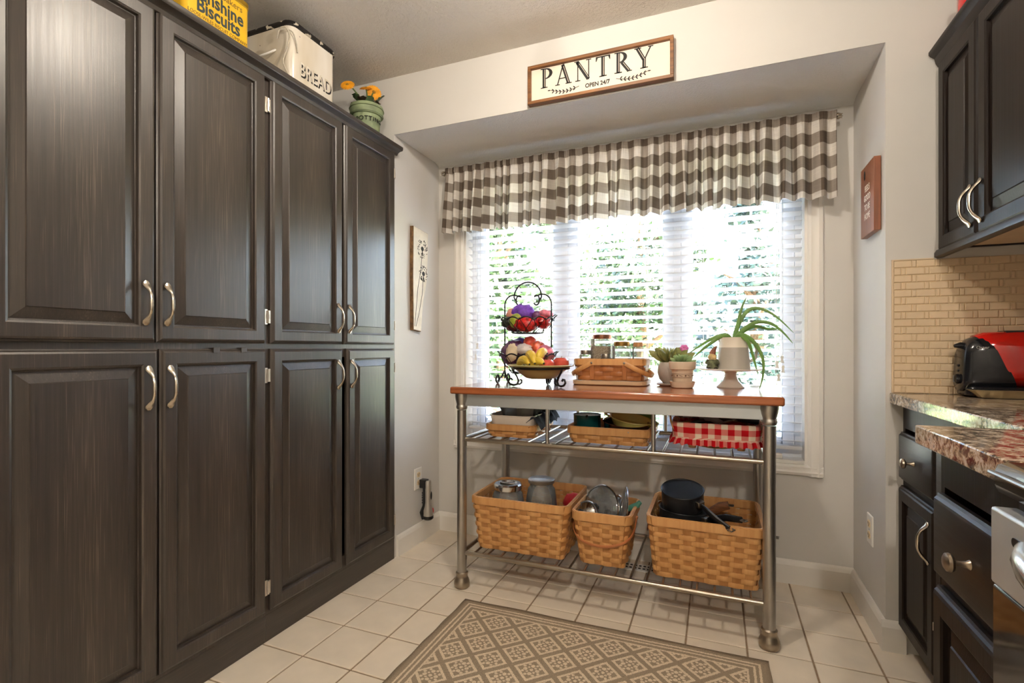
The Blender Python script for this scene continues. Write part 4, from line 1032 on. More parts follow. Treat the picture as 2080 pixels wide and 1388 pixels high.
gh.set('Base Color', gh.ramp(cnt, [(0, C(236, 218, 196)), (.25, C(222, 130, 120)), (.75, C(196, 24, 34))], 'CONSTANT')); M_ging = gh.m
def liner():
    vs = []; fs = []; uv = []; n = 220
    rows = [(.002, .016, 1), (.012, .012, .9), (.024, .005, .35), (.03, .004, 0), (.05, .006, 0), (.078, .008, 0), (.088, .006, .1), (.082, -.012, .2), (.06, -.014, .2)]
    per = 0; U = [0]; prev = None
    for k in range(n + 1):
        x, y, nx, ny = perim(.32, .305, .06, k / n)
        if prev: per += sqrt((x - prev[0]) ** 2 + (y - prev[1]) ** 2); U.append(per)
        prev = (x, y)
    for z, o_, ru in rows:
        for k in range(n + 1):
            x, y, nx, ny = perim(.32, .305, .06, k / n); q = o_ + ru * .007 * sin(k * 2 * pi * 44 / n) + .002 * sin(k * .31)
            vs.append((x + nx * q, y + ny * q, z + ru * .003 * sin(k * 1.3)))
    for j in range(len(rows) - 1):
        for k in range(n): fs.append((j*(n+1)+k, j*(n+1)+k+1, (j+1)*(n+1)+k+1, (j+1)*(n+1)+k))
    me = bpy.data.meshes.new('gingham_liner'); me.from_pydata(vs, [], fs); L = me.uv_layers.new()
    for lp in me.loops:
        j, k = divmod(lp.vertex_index, n + 1); L.data[lp.index].uv = (U[k] * (1.0 if j > 2 else 1.7), rows[j][0])
    for p in me.polygons: p.use_smooth = True
    me.materials.append(M_ging); return me
mo('gingham_liner', liner(), b6)
M_gr = [plain('gadget_dark', C(34, 36, 40), .35, .3), plain('gadget_grey', C(150, 156, 164), .4, .3), plain('gadget_steel', C(190, 190, 192), .2, 1.0)]
rg_ = random.Random(11)
for k in range(11):
    x = -.12 + .024 * k; mt = M_gr[k % 3]; L = rg_.uniform(.09, .15)
    a = rg_.uniform(-1.1, 1.1)
    o = MB().tube([(-L / 2, 0, 0), (-L / 4, 0, .006), (0, 0, .009), (L / 4, 0, .006), (L / 2, 0, -.002)], [.008, .011, .01, .013, .014], 8, flat=.4).build('kitchen_utensil', mt)
    o.location = (G6[0] + x * .85, G6[1] + rg_.uniform(-.07, .06), SH_M + .098 + rg_.uniform(0, .022)); o.rotation_euler = (rg_.uniform(-.3, .3), rg_.uniform(-.15, .15), a)
    tag(o, ['dark', 'grey', 'bright steel'][k % 3] + ' kitchen utensil lying in the gingham-lined basket', 'utensil', ['dark', 'grey', 'steel'][k % 3] + ' utensils in the gingham basket')
MB().prism(rrect(.25, .24, .05), .003, .055, 'z').build('padding', M_ging, b6)

# ================================================================ ON THE TABLETOP
# --- two tier wire fruit stand
st = thing('wire_fruit_stand', 'black wrought iron two-tier fruit stand with arched handle', 'fruit stand', (-.86, 2.335, TZ))
wr = .0038
def arc(cx, cz, r, a0, a1, n=14, y=0, sx=1): return [(cx + sx * r * cos(a0 + (a1 - a0) * k / n), y, cz + r * sin(a0 + (a1 - a0) * k / n)) for k in range(n + 1)]
def spiral(x, y, z, r, a0, turns, dirx, n=26, pitch=.35):
    return [(x + dirx * (r * (1 - pitch * 2 * k / n * .9 / 1.0)) * cos(a0 + turns * 2 * pi * k / n), y, z + (r * (1 - pitch * 2 * k / n * .9)) * sin(a0 + turns * 2 * pi * k / n)) for k in range(n + 1)]
HW = .122; ztop = .385
for s_ in (-1, 1):
    up = [(s_ * HW, 0, .02), (s_ * HW, 0, .2), (s_ * HW, 0, ztop)] + [(s_ * (HW - .047 + .047 * cos(a)), 0, ztop + .05 * sin(a)) for a in [pi * k / 14 for k in range(1, 10)]]
    lo = [(s_ * (.045 + .016 * cos(a)), 0, ztop + .022 + .024 * sin(a)) for a in [pi * .75 - 2 * pi * k / 18 for k in range(0, 15)]]
    ar = [(s_ * .072 * sin(a), 0, ztop + .036 + .075 * cos(a)) for a in [1.55 - 1.55 * k / 12 for k in range(13)]]
    MB().tube(up + lo, wr, 7).build('upright', M_iron, st)
    MB().tube([(s_ * .061, 0, ztop + .02)] + ar, wr, 7).build('handle_arch', M_iron, st)
def wire_basket(z, R, h, name):
    zb = z - h; N = 12
    rim = MB().tube([(R * (1 + .0 * k) * cos(2*pi*k/72), R * .92 * sin(2*pi*k/72), z - .008 + .013 * abs(sin(6 * 2*pi*k/72 / 1.0)) ) for k in range(72)], wr * .9, 6, closed=True)
    rim.tube([(R * .56 * cos(2*pi*k/40), R * .52 * sin(2*pi*k/40), zb) for k in range(40)], wr * .8, 6, closed=True)
    o = rim.build(name, M_iron, st); spk = MB()
    for k in range(N):
        for dlt in (-.5, .5):
            a = 2 * pi * (k) / N; b_ = a + dlt * 2 * pi / N * 1.6
            spk.tube([(R * .99 * cos(a), R * .91 * sin(a), z + .0), (R * .82 * cos((a + b_) / 2), R * .76 * sin((a + b_) / 2), z - h * .6), (R * .56 * cos(b_), R * .52 * sin(b_), zb)], .0017, 5)
    for q in range(-2, 3):
        yy = q * .2 * R; xx = sqrt(max(0, 1 - (q * .2 / .52) ** 2)) * R * .56
        spk.tube([(-xx, yy, zb), (xx, yy, zb)], .0016, 5)
    for s_ in (-1, 1): spk.tube([(s_ * (R - .004), -.02, z + .004), (s_ * (R + .014), -.016, z + .016), (s_ * (R + .014), .016, z + .016), (s_ * (R - .004), .02, z + .004)], .0024, 6)
    spk.build('wire_lattice', M_iron, o)
wire_basket(.315, .132, .07, 'upper_wire_basket'); wire_basket(.14, .14, .09, 'lower_wire_basket')
for s_ in (-1, 1):
    for yy, sg_ in ((-.075, -1), (.06, 1)):
        f = [(s_ * HW, 0, .06), (s_ * (HW + .004), yy * .45, .028)] + [(s_ * (HW + .006), yy + sg_ * (-.022 * cos(a) ) * 1.0, .0255 - .0215 * sin(a)) for a in [pi * k / 10 for k in range(0, 11)]] + [(s_ * (HW + .006), yy + sg_ * .014 * cos(a), .0255 + .016 * sin(a)) for a in [.5 + pi * 1.2 * k / 8 for k in range(9)]]
        MB().tube(f, wr * 1.2, 7).build('scroll_foot', M_iron, st)
# produce: bags and fruit
M_net = plain('purple_net', C(112, 66, 176), .6, 0, .25, 45); M_pnk = plain('pink_net_bag', C(214, 110, 128), .5, 0, .35, 40)
M_pch = plain('peach_bag', C(232, 158, 138), .5, 0, .15, 20); M_rfr = plain('red_fruit_bag', C(178, 24, 22), .3, 0, .45, 60)
M_onion = plain('dark_violet_onions', C(92, 52, 92), .45, 0, .3, 25); M_garl = plain('garlic_skin', C(214, 196, 168), .6, 0, .12, 25)
M_apple = plain('red_apple_skin', C(186, 74, 60), .25, 0, .3, 14, coat=.3); M_banana = plain('banana_skin', C(226, 192, 66), .4, 0, .1, 16)
M_grn = plain('green_fruit_skin', C(148, 160, 56), .4, 0, .2, 20); M_drk = plain('dark_avocado_skin', C(44, 48, 40), .5, 0, .3, 50)
def fruit(name, label, cat, loc, r, mat, amp=.08, fr=2, seed=0, grp=None, rot=(0, 0, 0)):
    o = MB().blob((0, 0, 0), r[0], r[1], r[2], 18, 12, amp, fr, seed).build(name, mat); o.location = loc; o.rotation_euler = rot; tag(o, label, cat, grp); return o
FX, FY, FZ = -.86, 2.335, TZ
fruit('fruit_bag', 'red bag of fruit in the upper wire basket', 'fruit bag', (FX + .01, FY - .052, FZ + .285), (.062, .044, .036), M_rfr, .14, 3, 1)
fruit('fruit_bag', 'smaller red fruit bag at the rim of the upper wire basket', 'fruit bag', (FX + .085, FY - .012, FZ + .297), (.036, .04, .033), M_rfr, .16, 3, 2)
fruit('net_bag', 'purple net bag piled in the upper wire basket', 'net bag', (FX - .028, FY + .012, FZ + .345), (.062, .05, .044), M_net, .2, 2.5, 3)
fruit('fruit_bag', 'peach coloured bag behind the purple net bag', 'fruit bag', (FX - .075, FY + .02, FZ + .335), (.045, .045, .04), M_pch, .15, 2, 4)
fruit('avocado', 'dark avocado at the end of the upper wire basket', 'fruit', (FX - .092, FY - .03, FZ + .30), (.036, .03, .026), M_drk, .05, 2, 5, rot=(0, -.4, .2))
fruit('pear', 'green and yellow pear in the upper wire basket', 'fruit', (FX - .045, FY - .05, FZ + .305), (.03, .03, .037), M_grn, .06, 2, 6, rot=(.2, .5, 0))
fruit('plum', 'dusky plum beside the pink bag in the upper basket', 'fruit', (FX + .045, FY + .012, FZ + .33), (.026, .026, .025), M_onion, .05, 2, 7)
fruit('fruit_bag', 'pink twisted bag on top of the upper wire basket', 'fruit bag', (FX + .078, FY + .03, FZ + .337), (.042, .036, .024), M_pnk, .25, 3, 8)
fruit('fruit_bag', 'dark cherry bag low in the upper wire basket', 'fruit bag', (FX - .06, FY - .012, FZ + .272), (.048, .045, .024), plain('cherry_skin', C(110, 34, 40), .3, 0, .3, 40), .1, 3, 9)
fruit('onion_bag', 'violet net bag of onions in the lower wire basket', 'net bag', (FX - .07, FY - .0, FZ + .145), (.066, .06, .07), M_onion, .15, 2.5, 10)
fruit('net_bag', 'blue violet net bag curling over the lower wire basket', 'net bag', (FX - .05, FY + .03, FZ + .172), (.062, .05, .052), plain('blue_violet_net', C(76, 62, 150), .5, 0, .2, 40), .1, 2, 11)
fruit('garlic_bag', 'pale netted garlic bag in the lower wire basket', 'net bag', (FX - .06, FY - .062, FZ + .15), (.03, .016, .045), M_garl, .2, 4, 12, rot=(0, .2, 0))
fruit('apple', 'red apple in clear plastic on top of the lower wire basket', 'apple', (FX + .012, FY - .0, FZ + .2), (.034, .034, .032), M_apple, .05, 2, 13)
fruit('fruit_bag', 'white plastic bag crumpled in the lower wire basket', 'fruit bag', (FX - .005, FY - .03, FZ + .165), (.048, .035, .03), plain('milky_plastic', C(206, 200, 200), .25, 0, .08, 20), .25, 3, 14)
fruit('fruit_bag', 'pink speckled fruit bag at the end of the lower wire basket', 'fruit bag', (FX + .088, FY - .01, FZ + .145), (.05, .05, .042), M_pnk, .2, 3, 15)
fruit('fruit_bag', 'orange red fruit bag in the middle of the lower wire basket', 'fruit bag', (FX + .05, FY - .005, FZ + .165), (.045, .04, .042), plain('orange_red_bag', C(206, 92, 62), .35, 0, .3, 40), .2, 3, 16)
# --- bowl on its own scroll stand
BWC = (-.735, 2.165)
bs_ = thing('bowl_stand', 'black wrought iron ring stand with scroll legs under the fruit bowl', 'bowl stand', (BWC[0], BWC[1], TZ))
MB().tube([(.127 * cos(2*pi*k/48), .127 * sin(2*pi*k/48), .082) for k in range(48)], .0048, 8, closed=True).build('ring', M_iron, bs_)
for a in (radians(205), radians(335), radians(90)):
    p = [(.127, .082), (.122, .066), (.108, .045), (.1, .026), (.106, .01), (.122, .0055), (.138, .01), (.147, .022), (.142, .035), (.132, .036), (.128, .028)]
    MB().tube([(r * cos(a), r * sin(a), z) for r, z in p], .0048, 8).build('scroll_leg', M_iron, bs_)
    p2 = [(.108, .014), (.096, .009), (.086, .016), (.086, .028), (.094, .032)]
    MB().tube([(r * cos(a), r * sin(a), z) for r, z in p2], .004, 7).build('scroll_curl', M_iron, bs_)
M_olive = plain('olive_glaze', C(172, 164, 112), .2, 0, .05, 8, coat=.4)
bw = MB().lathe([(0, 0), (.062, 0), (.07, .003), (.1, .024), (.124, .05), (.148, .056), (.15, .06), (.147, .062), (.122, .056), (.098, .03), (.066, .009), (0, .007)], 48).build('fruit_bowl', M_olive)
bw.location = (BWC[0], BWC[1], TZ + .036); tag(bw, 'wide olive green bowl of bananas and apples', 'bowl')
def banana(loc, rz, ry, L=.15, seed=0, rx=0):
    pts = []; R = []
    for k in range(15):
        t_ = k / 14; a = -.75 + 1.5 * t_; pts.append((L * .62 * sin(a), 0, L * .62 * (cos(a) - .73))); R.append(.02 * (max(.12, sin(pi * min(.97, max(.03, t_))) ** .45)))
    t = thing('banana', 'ripe yellow banana in the olive bowl', 'banana', loc, 0, 'bananas in the olive bowl'); t.rotation_euler = (rx, ry, rz)
    MB().tube(pts, R, 10).build('banana_body', M_banana, t); MB().tube([pts[-1], (pts[-1][0] + .012, 0, pts[-1][2] - .014)], [.0055, .004], 7).build('banana_stem', M_drk, t)
    MB().blob(pts[0], .005, .005, .005, 8, 6).build('banana_tip', M_drk, t)
banana((BWC[0] - .035, BWC[1] - .035, TZ + .118), 2.2, -.2); banana((BWC[0] + .012, BWC[1] - .02, TZ + .13), 1.5, -.45, .13)
banana((BWC[0] - .075, BWC[1] - .02, TZ + .094), 2.35, .1); banana((BWC[0] - .002, BWC[1] - .06, TZ + .092), 2.6, .25, .13)
def apple(loc, lab):
    t = thing('apple', lab, 'apple', loc)
    MB().lathe([(0, -.028), (.012, -.031), (.026, -.024), (.0365, -.002), (.034, .018), (.022, .029), (.009, .029), (0, .022)], 24).build('apple_body', M_apple, t)
    MB().tube([(0, 0, .022), (.003, 0, .036)], .0015, 5).build('apple_stem', M_rus, t)
apple((BWC[0] + .045, BWC[1] - .045, TZ + .092), 'red apple beside the bananas in the olive bowl'); apple((BWC[0] + .095, BWC[1] - .0, TZ + .1), 'red apple nearest the rim of the olive bowl')
# --- picnic basket on a wooden tray
PK = (-.462, 2.425)
trb = loft([rsec(.33, .22, .04, 0, 5), rsec(.345, .235, .045, .004, 5), rsec(.345, .235, .045, .021, 5), rsec(.33, .22, .04, .021, 5), rsec(.325, .215, .04, .009, 5)], True, True).build('wooden_tray', woodmat('pale_tray_wood', C(172, 136, 98), C(212, 182, 146), .4, 'x', .2, 40))
trb.location = (PK[0], PK[1], TZ); tag(trb, 'pale wooden tray under the small picnic basket', 'tray')
pk = basket('small russet picnic basket with two folded handles holding spice jars', (PK[0], PK[1], TZ + .0215), (.325, .20), (.305, .185), .098, 4, 20, .026, mats=(M_rus, M_honr, M_rus), grp='small picnic basket on the table', rr=.03)
for x in (-.075, .075):
    for y, s_ in ((-.1, -1), (.1, 1)): MB().box(x - .01, x + .01, y + s_ * .0035 - .0015, y + s_ * .0035 + .0055 * 0 + .0015, .004, .094).build('upright_strap', M_rus, pk, bevel=.001)
def foldhandle(s_):
    z0 = .082; out = []
    for k in range(21):
        a = pi * k / 20; y = -.112 * cos(a); f = sin(a) ** .6
        out.append((s_ * (.075 + .115 * f), y, z0 - .06 * f))
    MB().tube(out, .0105, 8, flat=.22, up=(s_ * .5, 0, 1)).build('folded_handle', M_honr, pk)
    for y in (-.112, .112): MB().blob((s_ * .075, y * 1.02, z0), .005, .003, .005, 8, 6).build('rivet', M_steel, pk)
foldhandle(-1); foldhandle(1)
M_cop = plain('copper_lid', C(168, 116, 92), .25, .9, .06, 14); M_brs = plain('brass_lid', C(170, 132, 70), .3, .9, .06, 14); M_cork = plain('cork_lid', C(178, 128, 84), .7, 0, .15, 40)
gr = Mat('pale_grain', C(196, 164, 120), .8); nn = gr.noise(gr.coord('Object'), 190, 2); gr.set('Base Color', gr.ramp(nn, [(.35, C(150, 112, 70)), (.65, C(220, 194, 152))])); gr.bump(nn, .8, .003); M_grain = gr.m
def sjar(label, x, y, R, h, lidm, fill=None, fm=None, z=.042):
    t = thing('spice_jar', label, 'jar', (PK[0] + x, PK[1] + y, TZ + .0215 + z))
    MB().prism(rrect(2 * R, 2 * R, R * .45, 5), 0, h, 'z').build('glass_body', M_jar, t, auto=50)
    MB().lathe([(R * .9, h), (R * .92, h + .004), (R * .92, h + .018), (R * .86, h + .021), (0, h + .021)], 24).build('lid', lidm, t)
    if fill: MB().prism(rrect(2 * R - .006, 2 * R - .006, R * .4, 5), .003, fill, 'z').build('jar_contents', fm, t, auto=50)
    return t
sjar('large glass jar of pale grain with copper lid in the picnic basket', -.055, .03, .05, .153, M_cop, .118, M_grain)
j = sjar('square glass jar with brass lid and dark pods in the picnic basket', .05, -.03, .04, .118, M_brs)
for k in range(26):
    pp = (rl.uniform(-.005, .03), rl.uniform(-.03, .03)); MB().blob((pp[0], pp[1], .01 + rl.uniform(0, .07) * max(.1, pp[0] / .03)), .008, .008, .01, 8, 6, .4, 3, k).build('dried_pod', M_drk, j)
sjar('slim glass bottle with cork lid in the picnic basket', .118, .02, .024, .115, M_cork)
sjar('short glass jar with dull metal lid in the picnic basket', -.118, -.045, .029, .078, M_zinc, .03, M_drk)
sjar('low clear jar between the grain jar and brass-lidded jar', -.02, -.05, .025, .06, M_zinc, .025, M_drk)
# --- succulent pots
M_terra = plain('cream_stoneware_pot', C(220, 202, 178), .45, 0, .04, 16)
M_gpot = plain('grey_stoneware_pot', C(176, 166, 156), .5, 0, .06, 16)
M_suc = plain('pale_green_succulent', C(142, 168, 112), .5, 0, .12, 20); M_suc2 = plain('olive_succulent', C(140, 142, 84), .5, 0, .2, 20)
def rosette(p, z, n, L, w_, mat, tilt0, tilt1, name='leaf', x0=0, y0=0):
    for k in range(n):
        a = k * 2.39996; f = k / n; ti = tilt0 + (tilt1 - tilt0) * f; l = L * (1 - .45 * f)
        pts = [(.003, 0, 0), (l * .5 * cos(ti), 0, l * .5 * sin(ti)), (l * .85 * cos(ti), 0, l * .85 * sin(ti) + .003), (l * cos(ti), 0, l * sin(ti) + .007)]
        MB().tube(pts, [w_ * .5, w_, w_ * .75, w_ * .08], 8, flat=.3, up=(-sin(ti), 0, cos(ti))).xf(Matrix.Rotation(pi/2, 4, 'X') @ Matrix.Rotation(-pi/2, 4, 'X')).build(name, mat, p, (x0, y0, z), (0, 0, a))
sc_ = thing('succulent_pot', 'cream pot with painted band holding a pale green succulent', 'potted plant', (-.136, 2.31, TZ))
MB().lathe([(0, 0), (.04, 0), (.046, .003), (.053, .024), (.054, .028), (.05, .028), (.045, .012), (0, .008)], 32).build('saucer', M_terra, sc_)
MB().lathe([(0, .009), (.036, .009), (.039, .014), (.046, .078), (.053, .081), (.0565, .098), (.057, .113), (.053, .114), (.05, .098), (0, .095)], 32).build('pot', M_terra, sc_)
bm_ = MB()
for z in (.046, .062): bm_.tube([((.0405 + (z - .014) * .11) * cos(2*pi*k/40), (.0405 + (z - .014) * .11) * sin(2*pi*k/40), z) for k in range(40)], .0007, 5, closed=True)
for k in range(8):
    a = 2 * pi * k / 8 + .35; r_ = .0448
    bm_.blob((r_ * cos(a), r_ * sin(a), .054), .0035, .0035, .0035, 8, 6); bm_.tube([(r_ * cos(a + d), r_ * sin(a + d), .054 + .002 * sin(d * 9)) for d in (.2, .3, .4, .5)], .0009, 5)
bm_.build('painted_band', plain('brown_glaze', C(120, 88, 66), .5), sc_)
MB().lathe([(0, .003), (.05, 0), (.05, -.004)], 20, (0, 0, .099)).build('soil', M_soil, sc_)
rosette(sc_, .106, 30, .058, .0085, M_suc, .15, 1.35)
s2 = thing('succulent_pot', 'round grey pot with broad olive leaves and a pink flower', 'potted plant', (-.196, 2.42, TZ))
MB().lathe([(0, 0), (.045, 0), (.058, .004), (.062, .01), (.055, .012), (0, .008)], 28).build('saucer', M_gpot, s2)
MB().lathe([(0, .01), (.03, .01), (.048, .03), (.056, .06), (.054, .088), (.044, .108), (.04, .108), (.048, .085), (.05, .06), (0, .05)], 32).build('pot', M_gpot, s2)
rosette(s2, .105, 26, .115, .017, M_suc2, .35, 1.2)
for k in range(6):
    a = k * pi / 3; MB().blob((.062 + .011 * cos(a), -.02, .172 + .009 * sin(a)), .0085, .005, .0075, 8, 6).build('pink_petal', plain('pink_petal', C(214, 112, 176), .6) if k == 0 else bpy.data.materials['pink_petal'], s2)
# --- cake stand with aloe in a jug, gnome
CK = (.058, 2.40)
M_cerm = plain('white_ceramic', C(228, 222, 212), .22, 0, .02, 10, coat=.3)
ck = thing('cake_stand', 'white ceramic pedestal cake stand under the aloe jug', 'cake stand', (CK[0], CK[1], TZ))
MB().lathe([(0, .0), (.056, 0), (.058, .004), (.05, .012), (.032, .03), (.025, .05), (.024, .064), (.03, .068), (0, .068)], 36).build('pedestal', M_cerm, ck)
MB().lathe([(0, .068), (.03, .068), (.12, .075), (.136, .08), (.137, .084), (.132, .085), (.118, .08), (0, .076)], 48).build('plate', M_cerm, ck)
jg = thing('aloe_jug', 'grey and white ceramic jug holding a trailing aloe', 'potted plant', (CK[0] + .012, CK[1] + .005, TZ + .0768))
jm = Mat('two_tone_jug_glaze', C(180, 170, 158), .3, 0, .5, .2); _, _, z_ = jm.xyz('Object')
jm.set('Base Color', jm.mix(z_.gt(.098), C(176, 168, 157), C(232, 222, 206))); M_jug = jm.m
MB().lathe([(0, 0), (.062, 0), (.068, .006), (.066, .03), (.06, .1), (.0565, .138), (.058, .142), (.053, .142), (.055, .1), (.06, .03), (0, .02)], 36).build('jug_body', M_jug, jg)
MB().add([(-.05, -.012, .14), (-.068, 0, .146), (-.05, .012, .14), (-.054, 0, .105), (-.045, -.012, .138), (-.045, .012, .138)], [(0, 1, 3), (1, 2, 3), (4, 1, 0), (2, 1, 5)]).build('spout', M_jug, jg)
MB().tube([(.056, 0, .125), (.08, 0, .122), (.092, 0, .09), (.085, 0, .05), (.064, 0, .038)], .007, 8, flat=.6).build('jug_handle', plain('white_glaze', C(206, 202, 198), .25), jg)
MB().lathe([(0, .004), (.052, 0)], 20, (0, 0, .128)).build('soil', M_soil, jg)
M_aloe = plain('aloe_green', C(104, 142, 70), .45, 0, .12, 16)
# leaves given as arcs in the jug's own frame (x right, y back, z up)
AL = [
 [(0, 0, .125), (.012, .0, .17), (.022, .0, .225), (.034, .0, .275), (.052, .0, .318)],
 [(0, .0, .125), (.02, .01, .2), (.062, .015, .262), (.115, .012, .262), (.17, .005, .225), (.23, .0, .16)],
 [(.0, -.01, .125), (.03, -.012, .165), (.085, -.02, .205), (.145, -.022, .198), (.19, -.02, .16), (.225, -.018, .115)],
 [(0, .012, .125), (.035, .02, .165), (.085, .03, .19), (.14, .036, .178), (.19, .04, .18)],
 [(-.005, -.01, .125), (-.03, -.015, .152), (-.075, -.02, .142), (-.13, -.02, .11), (-.185, -.02, .07)],
 [(-.005, .0, .125), (-.04, -.03, .15), (-.09, -.045, .118), (-.13, -.05, .085), (-.165, -.052, .052)],
 [(0, -.01, .125), (.03, -.035, .152), (.07, -.055, .128), (.1, -.064, .08), (.112, -.066, .03), (.108, -.068, -.03), (.096, -.07, -.075)],
 [(0, -.015, .125), (.022, -.04, .148), (.052, -.064, .125), (.07, -.074, .07), (.082, -.077, .02), (.092, -.078, -.018)],
 [(.0, .0, .125), (.04, -.03, .145), (.082, -.045, .115), (.105, -.05, .065), (.118, -.052, .02)],
]
def smoothp(P, n=18):
    P = [Vector(p) for p in P]; out = []
    for k in range(n + 1):
        t_ = k / n * (len(P) - 1); i = min(int(t_), len(P) - 2); f = t_ - i
        a, b, c_, d = P[max(i-1, 0)], P[i], P[i+1], P[min(i+2, len(P)-1)]
        out.append(.5 * ((2*b) + (-a + c_) * f + (2*a - 5*b + 4*c_ - d) * f*f + (-a + 3*b - 3*c_ + d) * f*f*f))
    return out
for i, P in enumerate(AL):
    pts = smoothp(P); n = len(pts)
    MB().tube(pts, [.0092 * (1 - (k / (n - 1)) ** 1.5) ** .8 + .0006 for k in range(n)], 8, flat=.55).build('aloe_leaf', M_aloe, jg)
MB().blob((-.004, -.05, .135), .009, .006, .008, 10, 8, .2).build('aloe_root', M_strap, jg)
gn = thing('garden_gnome', 'tiny mossy gnome figurine standing on the cake stand', 'figurine', (CK[0] - .074, CK[1] - .02, TZ + .0795))
M_moss = plain('mossy_resin', C(86, 88, 62), .8, 0, .35, 60); M_beard = plain('straw_beard', C(196, 168, 118), .8, 0, .2, 60); M_hat = plain('faded_red_hat', C(150, 96, 78), .8, 0, .2, 50)
MB().lathe([(0, 0), (.024, 0), (.026, .006), (.022, .018), (.023, .03), (.018, .042), (0, .045)], 18).build('gnome_body', M_moss, gn)
MB().blob((0, -.006, .052), .017, .014, .018, 12, 10, .25, 3, 2).build('gnome_beard', M_beard, gn)
MB().blob((0, -.004, .062), .011, .011, .011, 12, 8).build('gnome_face', plain('figurine_skin', C(206, 160, 128), .7), gn)
MB().tube([(0, 0, .066), (.004, 0, .08), (.012, .0, .095), (.02, 0, .102)], [.014, .011, .006, .001], 10).build('gnome_hat', M_hat, gn)
for s_ in (-1, 1): MB().blob((s_ * .012, -.016, .005), .01, .012, .006, 10, 6).build('gnome_boot', M_soil, gn); MB().tube([(s_ * .018, 0, .04), (s_ * .024, -.012, .028), (s_ * .012, -.02, .026)], .006, 8).build('gnome_arm', M_moss, gn)

# ================================================================ RUG, FLOOR VENT
RX0, RX1, RY0, RY1 = -.985, .166, 1.0, 1.915
rm = Mat('taupe_cream_rug', (.5, .5, .5, 1), .95, 0, .05); x, y, _ = rm.xyz('Object')
wn = rm.noise(rm.coord('Object'), 160, 2) - .5
x = x + wn * .006; y = y + (rm.noise(rm.coord('Object', (1.1, 1.3, 1)), 170, 2) - .5) * .006
hx, hy = (RX1 - RX0) / 2, (RY1 - RY0) / 2
d = ((x.abs() * -1) + hx).min((y.abs() * -1) + hy)
inb = lambda a, b: d.gt(a) * d.lt(b)
light_b = inb(.028, .0355) + inb(.045, .0525) + inb(.0665, .0735)
fld = d.gt(.0735)
ox, oy = -.788 - (RX0 + RX1) / 2, 1.718 - (RY0 + RY1) / 2
a = (x - ox) / .148 + (y - oy) / .147; b = (x - ox) / .148 - (y - oy) / .147
fa = ((a + .5).frac() - .5); fb = ((b + .5).frac() - .5)        # -0.5..0.5 around lattice lines at 0
ca, cb = fa.abs(), fb.abs()
e = ca.min(cb)                                                   # distance to lattice lines (0..0.5)
outl = e.gt(.085) * e.lt(.175)
brk = ((a * 3.0).frac() - .5).abs().lt(.36).max(((b * 3.0).frac() - .5).abs().lt(.36))
# cell-centred coords
pa, pb = (a.frac() - .5), (b.frac() - .5)
def dot(ux, uy, r): return (((pa.abs() - ux) * (pa.abs() - ux)) + ((pb.abs() - uy) * (pb.abs() - uy))).sqrt().lt(r)
flo = dot(0, 0, .06).max(dot(.14, .14, .07)).max(dot(.27, 0.09, .05)).max(dot(.09, .27, .05)).max(dot(.15, 0, .042)).max(dot(0, .15, .042))
pat = (outl * brk).max(flo)
m_ = light_b.max(fld * pat)
tex = rm.noise(rm.coord('Object'), 420, 2)
base = rm.mix(m_, C(166, 149, 128), C(230, 212, 186)); shade = rm.ramp(tex, [(.3, (.68, .68, .68, 1)), (.65, (1.08, 1.08, 1.08, 1))])
mm = rm.node('ShaderNodeMix'); mm.data_type = 'RGBA'; mm.blend_type = 'MULTIPLY'; mm.inputs[0].default_value = 1.0
rm.lk(base, mm.inputs[6]); rm.lk(shade, mm.inputs[7]); rm.set('Base Color', mm.outputs[2]); rm.bump(tex, .6, .003); M_rug = rm.m
rv = []; rf = []; nx, ny = 60, 44
for i in range(nx + 1):
    for j in range(ny + 1):
        px, py = -hx + 2 * hx * i / nx, -hy + 2 * hy * j / ny
        ed = .0018 * mnoise.noise(Vector((px * 5, py * 5, 0)))
        rv.append((px + (.0015 * sin(py * 40) if i in (0, nx) else 0), py + (.002 * sin(px * 14) if j in (0, ny) else 0), .0075 + ed))
for i in range(nx):
    for j in range(ny): rf.append((i*(ny+1)+j, (i+1)*(ny+1)+j, (i+1)*(ny+1)+j+1, i*(ny+1)+j+1))
ro = MB().add(rv, rf).build('area_rug', M_rug); ro.location = ((RX0 + RX1) / 2, (RY0 + RY1) / 2, .0015)
sm_ = ro.modifiers.new('solid', 'SOLIDIFY'); sm_.thickness = .0075; sm_.offset = -1
tag(ro, 'taupe rug with cream lattice and flower pattern before the island', 'rug')
fv = thing('floor_vent', 'white slotted floor register by the window wall', 'vent', (-.385, 2.53, .0005))
MB().box(-.13, .13, -.04, .04, 0, .005).build('vent_plate', M_white, fv, bevel=.002)
for r_ in range(2):
    for k in range(11): MB().box(-.115 + .021 * k, -.103 + .021 * k, -.022 + .03 * r_, -.008 + .03 * r_, .0051, .0056).build('vent_slot', M_ink, fv, smooth=False)

